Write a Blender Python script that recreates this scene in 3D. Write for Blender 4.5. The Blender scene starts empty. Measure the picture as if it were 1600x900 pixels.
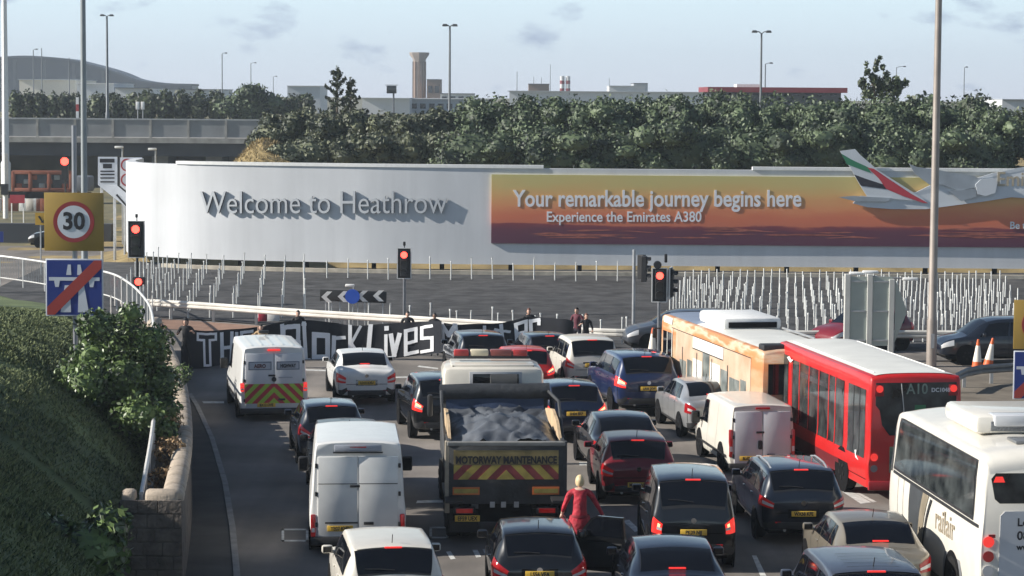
import bpy, bmesh, math, random
import numpy as np
from mathutils import Vector, Matrix
R = math.radians
sc = bpy.context.scene
COL = sc.collection
# ------------------------------------------------------------------ camera
F, HC, ROLL = 3800.0, 9.3, R(0.4)
PITCH = math.atan(300.0/F)
R0 = Vector((1,0,0)); F0 = Vector((0,math.cos(PITCH),-math.sin(PITCH))); U0 = Vector((0,math.sin(PITCH),math.cos(PITCH)))
CR = R0*math.cos(ROLL)+U0*math.sin(ROLL); CU = U0*math.cos(ROLL)-R0*math.sin(ROLL)
cam_d = bpy.data.cameras.new('camera'); cam = bpy.data.objects.new('camera', cam_d); COL.objects.link(cam)
m = Matrix((CR, CU, -F0)).transposed().to_4x4(); m.translation = Vector((0,0,HC)); cam.matrix_world = m
cam_d.sensor_width = 36; cam_d.lens = 36*F/1600; cam_d.clip_start = 1; cam_d.clip_end = 12000
sc.camera = cam
# ------------------------------------------------------------------ sky, sun, exposure
SUN_EL, SUN_A = R(28), R(6)
SUN_DIR = Vector((-math.cos(SUN_EL)*math.cos(SUN_A), -math.cos(SUN_EL)*math.sin(SUN_A), math.sin(SUN_EL)))
SKY_STRENGTH, SUN_STRENGTH, EXPOSURE = 0.10, 5.0, 0.62
w = bpy.data.worlds.new('World'); sc.world = w; w.use_nodes = True
nt = w.node_tree; bg = nt.nodes['Background']
sky = nt.nodes.new('ShaderNodeTexSky'); sky.sky_type = 'NISHITA'; sky.sun_disc = False
sky.sun_elevation = SUN_EL; sky.sun_rotation = math.atan2(SUN_DIR.x, SUN_DIR.y)
sky.altitude = 0; sky.air_density = 1.0; sky.dust_density = 0.6; sky.ozone_density = 2.5
tc = nt.nodes.new('ShaderNodeTexCoord')
mp = nt.nodes.new('ShaderNodeMapping'); mp.inputs['Scale'].default_value = (1,1,2.4)
ns = nt.nodes.new('ShaderNodeTexNoise'); ns.inputs['Scale'].default_value = 26; ns.inputs['Detail'].default_value = 5; ns.inputs['Roughness'].default_value = .55
rp = nt.nodes.new('ShaderNodeValToRGB'); rp.color_ramp.elements[0].position = .59; rp.color_ramp.elements[1].position = .72
rp.color_ramp.elements[0].color = (0,0,0,1); rp.color_ramp.elements[1].color = (.85,.85,.85,1)
hs = nt.nodes.new('ShaderNodeHueSaturation'); hs.inputs['Saturation'].default_value = .55; hs.inputs['Value'].default_value = 1.0
mx = nt.nodes.new('ShaderNodeMixRGB'); mx.inputs[2].default_value = (2.7,3.3,4.4,1)
tint = nt.nodes.new('ShaderNodeMixRGB'); tint.blend_type = 'MULTIPLY'; tint.inputs[0].default_value = 1; tint.inputs[2].default_value = (.36,.47,.60,1)
L = nt.links.new
L(tc.outputs['Generated'], mp.inputs[0]); L(mp.outputs[0], ns.inputs['Vector']); L(ns.outputs['Fac'], rp.inputs[0])
L(sky.outputs[0], hs.inputs['Color']); L(hs.outputs[0], tint.inputs[1]); L(tint.outputs[0], mx.inputs[1]); L(rp.outputs[0], mx.inputs[0]); L(mx.outputs[0], bg.inputs[0])
# pale haze band low in the sky, fading into the clear sky above
sx = nt.nodes.new('ShaderNodeSeparateXYZ'); L(tc.outputs['Generated'], sx.inputs[0])
br_ = nt.nodes.new('ShaderNodeValToRGB'); e_ = br_.color_ramp.elements; e_[0].position = 0; e_[0].color = (4.6,5.0,5.7,1); e_[1].position = .055; e_[1].color = (5.0,6.4,6.95,1)
fz = nt.nodes.new('ShaderNodeMapRange'); fz.inputs[1].default_value = .06; fz.inputs[2].default_value = .26; fz.inputs[3].default_value = 1; fz.inputs[4].default_value = 0
L(sx.outputs[2], br_.inputs[0]); L(sx.outputs[2], fz.inputs[0])
bm_ = nt.nodes.new('ShaderNodeMixRGB'); L(fz.outputs[0], bm_.inputs[0]); L(tint.outputs[0], bm_.inputs[1]); L(br_.outputs[0], bm_.inputs[2]); L(bm_.outputs[0], mx.inputs[1])
bg.inputs[1].default_value = SKY_STRENGTH
sl = bpy.data.lights.new('sun', 'SUN'); sl.energy = SUN_STRENGTH; sl.angle = R(.5); sl.color = (1,.94,.85)
so = bpy.data.objects.new('sun', sl); COL.objects.link(so); so.rotation_euler = SUN_DIR.to_track_quat('Z','Y').to_euler(); so.location = (-60,0,60)
vs = sc.view_settings; vs.view_transform = 'Standard'; vs.look = 'None'; vs.exposure = EXPOSURE; vs.gamma = 1; vs.use_curve_mapping = False
try: sc.cycles.max_bounces = 6; sc.cycles.diffuse_bounces = 3; sc.cycles.glossy_bounces = 3; sc.cycles.transparent_max_bounces = 6; sc.cycles.volume_bounces = 0
except Exception: pass
# ------------------------------------------------------------------ pixel to world (photo is 1600x900)
def ray(px, py):
    return F0*F + CR*(px-800) - CU*(py-450)
def V(px, py, z=0.0):
    d = ray(px,py); t = (z-HC)/d.z
    return Vector((d.x*t, d.y*t, z))
def D(px, py, y):
    d = ray(px,py); t = y/d.y
    return Vector((d.x*t, y, HC+d.z*t))
def pchip(xs, ys):
    xs = np.array(xs,float); ys = np.array(ys,float); h = np.diff(xs); dl = np.diff(ys)/h; n = len(xs); mm = np.zeros(n)
    for i in range(1,n-1):
        if dl[i-1]*dl[i] > 0:
            w1 = 2*h[i]+h[i-1]; w2 = h[i]+2*h[i-1]; mm[i] = (w1+w2)/(w1/dl[i-1]+w2/dl[i])
    mm[0] = dl[0]; mm[-1] = dl[-1]
    def f(x):
        x = min(max(x,xs[0]),xs[-1]); i = min(max(int(np.searchsorted(xs,x))-1,0),n-2)
        t = (x-xs[i])/h[i]
        return float((1+2*t)*(1-t)**2*ys[i]+t*(1-t)**2*h[i]*mm[i]+t*t*(3-2*t)*ys[i+1]+t*t*(t-1)*h[i]*mm[i+1])
    return f
# ------------------------------------------------------------------ materials
MATS = {}
def mat(name, col, rough=.6, metal=0, var=.12, scale=6, bump=0, bscale=40, coat=0, emit=None, estr=0, spec=.5, col2=None, detail=4, island=False):
    if name in MATS: return MATS[name]
    M = bpy.data.materials.new(name); M.use_nodes = True; t = M.node_tree; p = t.nodes['Principled BSDF']
    p.inputs['Roughness'].default_value = rough; p.inputs['Metallic'].default_value = metal; p.inputs['Specular IOR Level'].default_value = spec
    p.inputs['Coat Weight'].default_value = coat; p.inputs['Coat Roughness'].default_value = .05
    if var or col2:
        c = t.nodes.new('ShaderNodeTexCoord'); n = t.nodes.new('ShaderNodeTexNoise'); n.inputs['Scale'].default_value = scale; n.inputs['Detail'].default_value = detail
        t.links.new(c.outputs['Object'], n.inputs['Vector'])
        r = t.nodes.new('ShaderNodeValToRGB'); r.color_ramp.elements[0].position = .3; r.color_ramp.elements[1].position = .7
        a = [max(x*(1-var),0) for x in col]; b = list(col2) if col2 else [min(x*(1+var),1) for x in col]
        r.color_ramp.elements[0].color = (*a,1); r.color_ramp.elements[1].color = (*b,1)
        if island:
            g = t.nodes.new('ShaderNodeNewGeometry'); ad = t.nodes.new('ShaderNodeMath'); ad.operation = 'MULTIPLY_ADD'; ad.inputs[1].default_value = .55
            sb = t.nodes.new('ShaderNodeMath'); sb.operation='MULTIPLY'; sb.inputs[1].default_value = .5
            t.links.new(n.outputs['Fac'], sb.inputs[0]); t.links.new(g.outputs['Random Per Island'], ad.inputs[0]); t.links.new(sb.outputs[0], ad.inputs[2]); t.links.new(ad.outputs[0], r.inputs[0])
        else: t.links.new(n.outputs['Fac'], r.inputs[0])
        t.links.new(r.outputs[0], p.inputs['Base Color'])
    else: p.inputs['Base Color'].default_value = (*col,1)
    if bump:
        c = t.nodes.new('ShaderNodeTexCoord'); n = t.nodes.new('ShaderNodeTexNoise'); n.inputs['Scale'].default_value = bscale; n.inputs['Detail'].default_value = 6
        t.links.new(c.outputs['Object'], n.inputs['Vector']); b = t.nodes.new('ShaderNodeBump'); b.inputs['Strength'].default_value = bump; b.inputs['Distance'].default_value = .05
        t.links.new(n.outputs['Fac'], b.inputs['Height']); t.links.new(b.outputs[0], p.inputs['Normal'])
    if emit: p.inputs['Emission Color'].default_value = (*emit,1); p.inputs['Emission Strength'].default_value = estr
    MATS[name] = M; return M
def paint(name, col, metal=.0, rough=.4, coat=.6, var=.05): return mat(name, col, rough, metal, var, 3, coat=coat, spec=.35)
GLASS = mat('dark_glass', (.004,.005,.008), .06, 0, .3, 1.5, spec=.42)
GLASS_BUS = mat('bus_glass', (.008,.012,.016), .08, 0, .6, 2.2, spec=.5, col2=(.075,.085,.085))
BLACK = mat('black_plastic', (.02,.02,.022), .55, 0, .2, 8)
DARK = mat('underbody', (.008,.008,.009), .9, 0, .2, 4, spec=.1)
TYRE = mat('tyre_rubber', (.014,.014,.014), .85, 0, .2, 10, spec=.2)
RIM = mat('alloy_rim', (.42,.43,.45), .35, .8, .1, 5)
CHROME = mat('chrome', (.75,.76,.78), .12, 1, 0)
REDLIT = mat('lit_brake_lamp', (.7,.02,.015), .25, 0, 0, emit=(1,.05,.04), estr=.5, coat=.5)
REDLENS = mat('red_lamp_lens', (.27,.008,.012), .15, 0, .25, 9, emit=(1,.04,.03), estr=.05, coat=.6)
CLEAR = mat('clear_lamp_lens', (.7,.7,.7), .12, .2, 0)
AMBER = mat('amber_lens', (.75,.25,.02), .2, 0, 0)
YPLATE = mat('yellow_plate', (.72,.46,.06), .45, 0, .08, 9)
WPLATE = mat('white_plate', (.7,.7,.68), .45, 0, .05, 9)
INK = mat('black_lettering', (.015,.015,.02), .6, 0, 0)
STEEL = mat('galvanised_steel', (.42,.43,.44), .45, .6, .15, 5)
WHITEP = mat('white_paint', (.78,.78,.76), .5, 0, .06, 5)
SKIN = mat('skin', (.55,.34,.25), .55, 0, .06, 20)
def streak(M, scale, amount, rot=0):
    """wear: multiply the base colour by a stretched noise"""
    t = M.node_tree; p = t.nodes['Principled BSDF']; s = p.inputs['Base Color'].links[0].from_socket
    c = t.nodes.new('ShaderNodeTexCoord'); g = t.nodes.new('ShaderNodeMapping'); g.vector_type = 'POINT'; g.inputs['Scale'].default_value = scale; g.inputs['Rotation'].default_value = (0,0,rot)
    n = t.nodes.new('ShaderNodeTexNoise'); n.inputs['Scale'].default_value = 1; n.inputs['Detail'].default_value = 6; n.inputs['Roughness'].default_value = .6
    r = t.nodes.new('ShaderNodeMapRange'); r.inputs[1].default_value = .3; r.inputs[2].default_value = .7; r.inputs[3].default_value = 1-amount; r.inputs[4].default_value = 1+amount*.5
    x = t.nodes.new('ShaderNodeMixRGB'); x.blend_type = 'MULTIPLY'; x.inputs[0].default_value = 1
    t.links.new(c.outputs['Object'], g.inputs[0]); t.links.new(g.outputs[0], n.inputs['Vector']); t.links.new(n.outputs['Fac'], r.inputs[0])
    t.links.new(s, x.inputs[1]); t.links.new(r.outputs[0], x.inputs[2]); t.links.new(x.outputs[0], p.inputs['Base Color'])
LAMPLIT = mat('lit_lamp_bulb', (.9,.4,.25), .3, 0, 0, emit=(1,.30,.14), estr=2.2)
# ------------------------------------------------------------------ objects
def link(name, me, parent=None, loc=None):
    o = bpy.data.objects.new(name, me); COL.objects.link(o)
    if parent: o.parent = parent
    if loc is not None: o.location = loc
    return o
def tag(o, label=None, cat=None, group=None, kind=None):
    if label: o['label'] = label
    if cat: o['category'] = cat
    if group: o['group'] = group
    if kind: o['kind'] = kind
    return o
def thing(name, label, cat, loc=(0,0,0), rz=0, group=None):
    o = bpy.data.objects.new(name, None); COL.objects.link(o); o.empty_display_size = .3
    o.location = loc; o.rotation_euler = (0,0,rz)
    return tag(o, label, cat, group)
def copy_tree(o, parent=None):
    c = o.copy(); COL.objects.link(c); c.parent = parent
    for ch in list(o.children): copy_tree(ch, c)
    return c
class MB:
    def __init__(s): s.v = []; s.f = []; s.mi = []; s.sm = []
    def add(s, vs, fs, mi=0, smooth=False):
        n = len(s.v); s.v += [tuple(v) for v in vs]; s.f += [tuple(i+n for i in f) for f in fs]; s.mi += [mi]*len(fs); s.sm += [smooth]*len(fs); return s
    def box(s, c, size, rot=None, bev=0, mi=0, taper=None, smooth=False):
        bm = bmesh.new(); bmesh.ops.create_cube(bm, size=1)
        for v in bm.verts:
            k = (taper if taper and v.co.z > 0 else 1)
            v.co = Vector((v.co.x*size[0]*k, v.co.y*size[1]*k, v.co.z*size[2]))
        if bev: bmesh.ops.bevel(bm, geom=bm.edges[:], offset=bev, segments=2, affect='EDGES', profile=.5)
        M = Matrix.Translation(Vector(c)) @ (rot.to_4x4() if rot is not None else Matrix.Identity(4))
        bm.verts.index_update(); s.add([M@v.co for v in bm.verts], [[v.index for v in f.verts] for f in bm.faces], mi, smooth); bm.free(); return s
    def tube(s, pts, r, seg=8, mi=0, cap=True):
        pts = [Vector(p) for p in pts]; rs = r if isinstance(r,(list,tuple)) else [r]*len(pts); rings = []
        for i,p in enumerate(pts):
            d = (pts[min(i+1,len(pts)-1)]-pts[max(i-1,0)]).normalized(); a = d.orthogonal().normalized() if i==0 else (ax-d*ax.dot(d)).normalized(); ax = a; b = d.cross(a)
            rings.append([p+(a*math.cos(2*math.pi*k/seg)+b*math.sin(2*math.pi*k/seg))*rs[i] for k in range(seg)])
        vs = [v for q in rings for v in q]; fs = []
        for i in range(len(pts)-1):
            for k in range(seg): fs.append((i*seg+k, i*seg+(k+1)%seg, (i+1)*seg+(k+1)%seg, (i+1)*seg+k))
        if cap: fs += [tuple(range(seg))[::-1], tuple(range((len(pts)-1)*seg, len(pts)*seg))]
        s.add(vs, fs, mi, True); return s
    def lathe(s, prof, c=(0,0,0), axis='z', seg=16, mi=0):
        vs = []; fs = []
        for (r,h) in prof:
            for k in range(seg):
                a = 2*math.pi*k/seg; x,y = r*math.cos(a), r*math.sin(a)
                q = {'z':(x,y,h),'x':(h,x,y),'y':(x,h,-y)}[axis]; vs.append((q[0]+c[0],q[1]+c[1],q[2]+c[2]))
        for i in range(len(prof)-1):
            for k in range(seg): fs.append((i*seg+k, i*seg+(k+1)%seg, (i+1)*seg+(k+1)%seg, (i+1)*seg+k))
        fs.append(tuple(range(seg))[::-1]); fs.append(tuple(range((len(prof)-1)*seg,len(prof)*seg)))
        s.add(vs, fs, mi, True); return s
    def prism(s, poly, t, M=None, mi=0):
        """polygon (u,v) in the local xz plane, thickness t along y"""
        n = len(poly); M = M or Matrix.Identity(4)
        vs = [M@Vector((u,0,v)) for u,v in poly]+[M@Vector((u,t,v)) for u,v in poly]
        fs = [tuple(range(n)), tuple(range(2*n-1,n-1,-1))]+[(i,i+n,(i+1)%n+n,(i+1)%n) for i in range(n)]
        s.add(vs, fs, mi); return s
    def build(s, name, mats, parent=None, loc=None, sharp=35):
        me = bpy.data.meshes.new(name); me.from_pydata(s.v, [], s.f)
        for m_ in (mats if isinstance(mats,(list,tuple)) else [mats]): me.materials.append(m_)
        me.polygons.foreach_set('material_index', s.mi); me.polygons.foreach_set('use_smooth', s.sm); me.update()
        bm = bmesh.new(); bm.from_mesh(me); bmesh.ops.recalc_face_normals(bm, faces=bm.faces[:]); bm.to_mesh(me); bm.free()
        if any(s.sm):
            try: me.set_sharp_from_angle(angle=R(sharp))
            except Exception: pass
        return link(name, me, parent, loc)
def box(name, c, size, m_, parent=None, bev=0, rot=None, taper=None):
    return MB().box(c, size, rot, bev, taper=taper, smooth=bev>0).build(name, m_, parent)
def quadmesh(name, Q, m_, parent=None, loc=None):
    """Q: array N x 4 x 3"""
    Q = np.asarray(Q, np.float32); n = len(Q); me = bpy.data.meshes.new(name)
    me.vertices.add(n*4); me.vertices.foreach_set('co', Q.reshape(-1)); me.loops.add(n*4); me.loops.foreach_set('vertex_index', np.arange(n*4,dtype=np.int32))
    me.polygons.add(n); me.polygons.foreach_set('loop_start', np.arange(0,n*4,4,dtype=np.int32)); me.polygons.foreach_set('loop_total', np.full(n,4,np.int32))
    me.update(); me.validate(); me.materials.append(m_); return link(name, me, parent, loc) if name else me
def text_mesh(s, size, bold=0, depth=.0, align='CENTER', res=3, space=1.0):
    c = bpy.data.curves.new('lettering', 'FONT'); c.body = s; c.size = size; c.offset = bold; c.extrude = depth; c.align_x = align; c.align_y = 'CENTER'; c.resolution_u = res; c.space_character = space
    o = bpy.data.objects.new('lettering', c); me = bpy.data.meshes.new_from_object(o); bpy.data.objects.remove(o); bpy.data.curves.remove(c); return me
def text(name, s, size, m_, M, parent=None, bold=0, depth=.004, sx=1.0, align='CENTER', space=1.0):
    """letters in local xy, matrix M puts them in the parent's space"""
    me = text_mesh(s, size, bold, depth, align, space=space)
    me.transform(M @ Matrix.Diagonal((sx,1,1,1))); me.materials.clear(); me.materials.append(m_); return link(name, me, parent)
def face_back(c):   # text plane that faces -y (read from behind a vehicle)
    return Matrix.Translation(Vector(c)) @ Matrix.Rotation(R(90),4,'X')
def face_left(c):   # faces -x
    return Matrix.Translation(Vector(c)) @ Matrix.Rotation(R(-90),4,'Z') @ Matrix.Rotation(R(90),4,'X')
def ramp_mat(name, stops, axis=2, lo=0, hi=1, rough=.5, wob=0, wscale=3, noise_mix=0):
    M = bpy.data.materials.new(name); M.use_nodes = True; t = M.node_tree; p = t.nodes['Principled BSDF']; p.inputs['Roughness'].default_value = rough
    c = t.nodes.new('ShaderNodeTexCoord'); s = t.nodes.new('ShaderNodeSeparateXYZ'); t.links.new(c.outputs['Object'], s.inputs[0])
    mr = t.nodes.new('ShaderNodeMapRange'); mr.inputs[1].default_value = lo; mr.inputs[2].default_value = hi
    src = s.outputs[axis]
    if wob:
        mp_ = t.nodes.new('ShaderNodeMapping'); mp_.inputs['Scale'].default_value = (.35,.35,1.6); t.links.new(c.outputs['Object'], mp_.inputs[0])
        n = t.nodes.new('ShaderNodeTexNoise'); n.inputs['Scale'].default_value = wscale; n.inputs['Detail'].default_value = 6; t.links.new(mp_.outputs[0], n.inputs['Vector'])
        a = t.nodes.new('ShaderNodeMath'); a.operation = 'MULTIPLY_ADD'; a.inputs[1].default_value = wob; t.links.new(n.outputs['Fac'], a.inputs[0]); t.links.new(src, a.inputs[2])
        b = t.nodes.new('ShaderNodeMath'); b.operation = 'SUBTRACT'; b.inputs[1].default_value = wob*.5; t.links.new(a.outputs[0], b.inputs[0]); src = b.outputs[0]
    t.links.new(src, mr.inputs[0]); r = t.nodes.new('ShaderNodeValToRGB'); e = r.color_ramp.elements
    while len(e) < len(stops): e.new(.5)
    for i,(q,cc) in enumerate(stops): e[i].position = q; e[i].color = (*cc,1)
    t.links.new(mr.outputs[0], r.inputs[0]); t.links.new(r.outputs[0], p.inputs['Base Color']); return M
# ================================================================== the setting
ASPH = mat('asphalt', (.165,.150,.135), .9, 0, .25, .35, .25, 60, col2=(.265,.235,.208), detail=8)
streak(ASPH, (.75,.035,1), .30, R(-9)); streak(ASPH, (.16,.10,1), .22)
EARTH = mat('rough_grass', (.10,.10,.045), .95, 0, .4, .25, col2=(.20,.17,.08))
DRYG = mat('dry_grass', (.22,.165,.07), .95, 0, .3, .6, .5, 8, col2=(.36,.27,.12))
GRAVEL = mat('dark_gravel', (.030,.031,.035), .95, 0, .35, 1.2, .6, 25, col2=(.080,.080,.082), detail=10)
streak(GRAVEL, (.18,.35,1), .30)
GRASS = mat('bank_grass', (.055,.098,.036), .9, 0, .4, .35, .4, 30, col2=(.150,.190,.070), detail=8)
SOIL = mat('brown_soil', (.06,.045,.032), .95, 0, .4, 2, .5, 20, col2=(.14,.10,.065))
KERB = mat('kerb_concrete', (.26,.25,.235), .85, 0, .2, 3, .2, 30)
CONC = mat('concrete', (.32,.31,.29), .85, 0, .2, 1.5, .2, 20)
ROADW = mat('worn_road_paint', (.55,.55,.52), .8, 0, .3, 6)
REDWAY = mat('red_brown_paving', (.27,.16,.11), .9, 0, .2, 2)
def sheet(name, poly, z, m_, kind='structure'):
    me = bpy.data.meshes.new(name); me.from_pydata([(p[0],p[1],z) for p in poly], [], [tuple(range(len(poly)))]); me.materials.append(m_)
    o = link(name, me); o['kind'] = kind; return o
def grid(name, rows, m_, kind='structure', smooth=True):
    n = len(rows[0]); vs = [v for r in rows for v in r]
    fs = [(i*n+j, i*n+j+1, (i+1)*n+j+1, (i+1)*n+j) for i in range(len(rows)-1) for j in range(n-1)]
    o = MB().add(vs, fs, 0, smooth).build(name, m_)
    if kind: o['kind'] = kind
    return o
sheet('ground', [(-6000,-100),(6000,-100),(6000,9000),(-6000,9000)], -.05, EARTH)
# wall line, railing line as functions of depth
wall_px = [(283,775,2.0),(298,690,1.8),(292,600,1.5),(270,540,1.3),(245,500,1.2)]
WP = [V(*p) for p in wall_px]
wy = [p.y for p in WP]
WX = pchip(wy, [p.x for p in WP]); WZ = pchip(wy, [p.z for p in WP])
rail_px = [(221,772,45.5),(240,655,53),(243,560,66),(238,492,84),(226,466,91),(200,441,98),(165,425,103),(80,411,107),(0,400,110),(-60,396,111)]
RP = [D(*p) for p in rail_px]
RXf = pchip([p.y for p in RP[:5]], [p.x for p in RP[:5]])
sheet('road', [(-60,148),(-60,112),(WX(88)-3,96),(WX(84)-.4,84),(WX(78)-.4,78),(WX(66)-.4,66),(WX(53)-.4,53),(WX(44)-.4,44),(-4.4,30),(-2.5,14),(60,14),(60,148)], -.02, ASPH)
# nearside kerb and the dark strip beside the wall
kpts = [V(300,620), V(312,640), V(335,690), V(356,760), V(368,830), V(375,900), V(381,980), V(388,1100)]
mb = MB()
for a,b in zip(kpts[:-1],kpts[1:]):
    d = (b-a); n = Vector((-d.y,d.x,0)).normalized()*-.13
    vs = [a, b, b+n, a+n]; mb.add([Vector((q.x,q.y,-.02)) for q in vs]+[Vector((q.x,q.y,.11)) for q in vs], [(4,5,6,7),(0,1,5,4),(2,3,7,6),(1,2,6,5),(3,0,4,7)])
o = mb.build('kerb', KERB); o['kind'] = 'structure'
vp = [(q.x-.12,q.y) for q in kpts][::-1]+[(WX(q)-.2,q) for q in (80,72,64,56,50,44)][0:0]
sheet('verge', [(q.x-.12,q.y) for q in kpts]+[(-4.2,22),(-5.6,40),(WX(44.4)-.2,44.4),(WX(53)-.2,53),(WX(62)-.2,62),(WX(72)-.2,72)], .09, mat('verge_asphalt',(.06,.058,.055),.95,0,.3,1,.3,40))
# boundary wall with rounded coping stones
STONE = mat('boundary_stone', (.075,.066,.060), .9, 0, .3, 3.5, .7, 12, col2=(.15,.13,.115))
COPE_L = mat('pale_coping', (.40,.335,.265), .85, 0, .2, 6, .3, 25)
wall = thing('boundary_wall', 'curving grey stone wall with rounded pale coping between road and grass bank', 'wall', (WX(60),60,0))
def rel(v, o): return Vector(v)-o.location
ys = list(np.linspace(44.4, 88, 45)); mb = MB(); ring = []
for y in ys:
    x = WX(y); t = WZ(y)-.16
    ring.append([(x+.02,y,-.1),(x-.02,y,t),(x-.34,y,t),(x-.38,y,-.1)])
vs = [rel(v,wall) for q in ring for v in q]; fs = []
for i in range(len(ys)-1):
    for k in range(4): fs.append((i*4+k,i*4+(k+1)%4,(i+1)*4+(k+1)%4,(i+1)*4+k))
fs += [(3,2,1,0),tuple(range((len(ys)-1)*4,len(ys)*4))]
mb.add(vs, fs)
pe = V(176,785,1.9); yr = 44.4
mb.box(rel(((WX(yr)+pe.x)/2-.19, yr+.17, .82), wall), (WX(yr)-pe.x-.36, .36, 1.9))
mb.build('stone_body', STONE, wall)
# courses of blocks on the end face
mb = MB(); random.seed(4)
for r in range(7):
    x = pe.x+.02; z0 = .02+r*.26
    while x < WX(yr)-.05:
        wd = min(random.uniform(.28,.55), WX(yr)+.01-x); mb.box(rel((x+wd/2, yr-.03, z0+.125),wall), (wd-.010,.06,.246), bev=.01); x += wd
mb.build('block_facing', STONE, wall)
def cope(a, b, za, zb, wd=.42, m_=COPE_L, hh=.2):
    mb = MB(); a = Vector((a[0],a[1],za)); b = Vector((b[0],b[1],zb)); d = (b-a).normalized(); sd = d.cross(Vector((0,0,1))).normalized(); up = sd.cross(d)
    a = a+d*.10; b = b-d*.10; vs = []
    for p,k in ((a,.86),(a+d*.05,1),(b-d*.05,1),(b,.86)):
        for j in range(9):
            an = math.pi*j/8; vs.append(rel(p+sd*(math.cos(an)*wd/2*k)+up*(math.sin(an)**.7*hh*k-.05),wall))
    fs = [(i*9+j,i*9+j+1,(i+1)*9+j+1,(i+1)*9+j) for i in range(3) for j in range(8)]+[tuple(range(9)),tuple(range(27,36))]
    fs += [(i*9,i*9+8,(i+1)*9+8,(i+1)*9) for i in range(3)]
    mb.add(vs, fs, 0, True); return mb.build('coping_stone', m_, wall, sharp=60)
y = 44.4
while y < 87:
    st = 1.25; cope((WX(y)-.18,y), (WX(y+st)-.18,y+st), WZ(y)-.14, WZ(y+st)-.14); y += st
cope((pe.x-.05,yr+.17),((pe.x+WX(yr))/2-.2,yr+.17),1.86,1.86); cope(((pe.x+WX(yr))/2-.2,yr+.17),(WX(yr)+.02,yr+.17),1.86,1.86)
# dark soil strip between wall and railing, then the grass bank
yy = list(np.linspace(44.5, 91, 30))
grid('soil_strip', [[(WX(y)-.3,y,.75),(RXf(y)-.3,y,.78)] for y in yy], SOIL)
ZR = pchip([14,30,44,60,90,112],[2.8,2.4,1.1,1.0,.65,.9]); MX_ = pchip([14,44,60,75,90,112,130],[7,5.3,4.3,2.7,1.5,1.0,.6])
random.seed(1)
from mathutils import noise as mnoise
def edge(y):
    if y < 44.3: return -.165*y
    if y < 86: return RXf(y)-.15
    return D(0,0,y).x*0 + (RXf(86)-.15) - (y-86)*.62
def bank_z(x, y):
    s = max(edge(y)-x,0); c = MX_(y)-ZR(y); z = ZR(y)+c*(1-math.exp(-1.25*s/c))
    return z + .12*mnoise.noise(Vector((x*.4,y*.25,0)))+.05*mnoise.noise(Vector((x*1.6,y*1.2,3)))
BY = [16+i*.9 for i in range(108)]; ss = [0,.15,.4,.8,1.3,1.9,2.6,3.4,4.3,5.4,7,9,12,16,22,30,45]
rows = []
for y in BY:
    e = edge(y); r = [(e+.02,y,-.1)]+[(e-s,y,bank_z(e-s,y)) for s in ss]; rows.append(r)
grid('grass_bank', rows, GRASS)
# grass blades: stuff
rs = np.random.RandomState(3); N = 70000; Q = []
ysr = 17+ (rs.rand(N)**.8)*60
for y in ysr:
    e = edge(y); xl = -.215*y-.6; x = e-.05-(e-.05-xl)*rs.rand(); z = bank_z(x,y); h = rs.uniform(.02,.055)*(1+.6*(mnoise.noise(Vector((x*.5,y*.5,9)))>.1)); a = rs.rand()*6.28; b = rs.uniform(.008,.016)*(1+y/60); lx,ly = rs.normal(0,.05,2)
    dx,dy = math.cos(a)*b, math.sin(a)*b
    Q.append(((x-dx,y-dy,z-.02),(x+dx,y+dy,z-.02),(x+lx+dx*.3,y+ly+dy*.3,z+h),(x+lx-dx*.3,y+ly-dy*.3,z+h)))
GBL = mat('grass_blades', (.055,.100,.036), .8, 0, .5, .35, col2=(.175,.21,.085), island=True)
o = quadmesh('grass', Q, GBL); o['kind'] = 'stuff'
# ---------------------------------------------------------------- roundabout: paving strip, gravel bank
RL = [V(*p) for p in [(150,466,.7),(235,470,.7),(490,487,.7),(740,502,.7),(980,517,.7),(1230,519,.7),(1460,519,.7),(1640,522,.7),(1800,526,.7)]]
RAILY = pchip([p.x for p in RL],[p.y for p in RL])
BBpx = [(245,125.0),(300,123.7),(400,122.6),(500,121.9),(600,121.35),(700,121.05),(800,120.9),(1200,120.7),(1600,120.5),(1900,120.45)]
BBP = [D(px,300,y) for px,y in BBpx]
FB = pchip([p.x for p in BBP],[p.y for p in BBP])
def bb(x, z, off=0.0):
    e = .05; t = Vector((2*e, FB(x+e)-FB(x-e), 0)).normalized(); n = Vector((t.y,-t.x,0))
    return Vector((x,FB(x),z))+n*off
BX0, BX1 = BBP[0].x, BBP[-1].x
sheet('footway', [(x,RAILY(x)-.25) for x in np.linspace(-17.5,-2,14)]+[(x,RAILY(x)-3.6+.12*(x+10)) for x in np.linspace(-2,-17.5,14)], .0, REDWAY)
def isl_z(x,y):
    t = min(max((y-RAILY(x)-.3)/(FB(min(max(x,BX0),BX1))-RAILY(x)),0),1.6); return .02+.42*min(t,1)
rows = []
for t in np.linspace(0,1.12,14):
    rows.append([(x, RAILY(min(max(x,RL[0].x),RL[-1].x))+.3+t*(FB(min(max(x,BX0),BX1))-RAILY(min(max(x,RL[0].x),RL[-1].x))-.3), .02+.42*min(t,1)+.04*mnoise.noise(Vector((x*.7,t*9,0)))) for x in np.linspace(-24,38,70)])
grid('gravel_bank', rows, GRAVEL)
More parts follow.
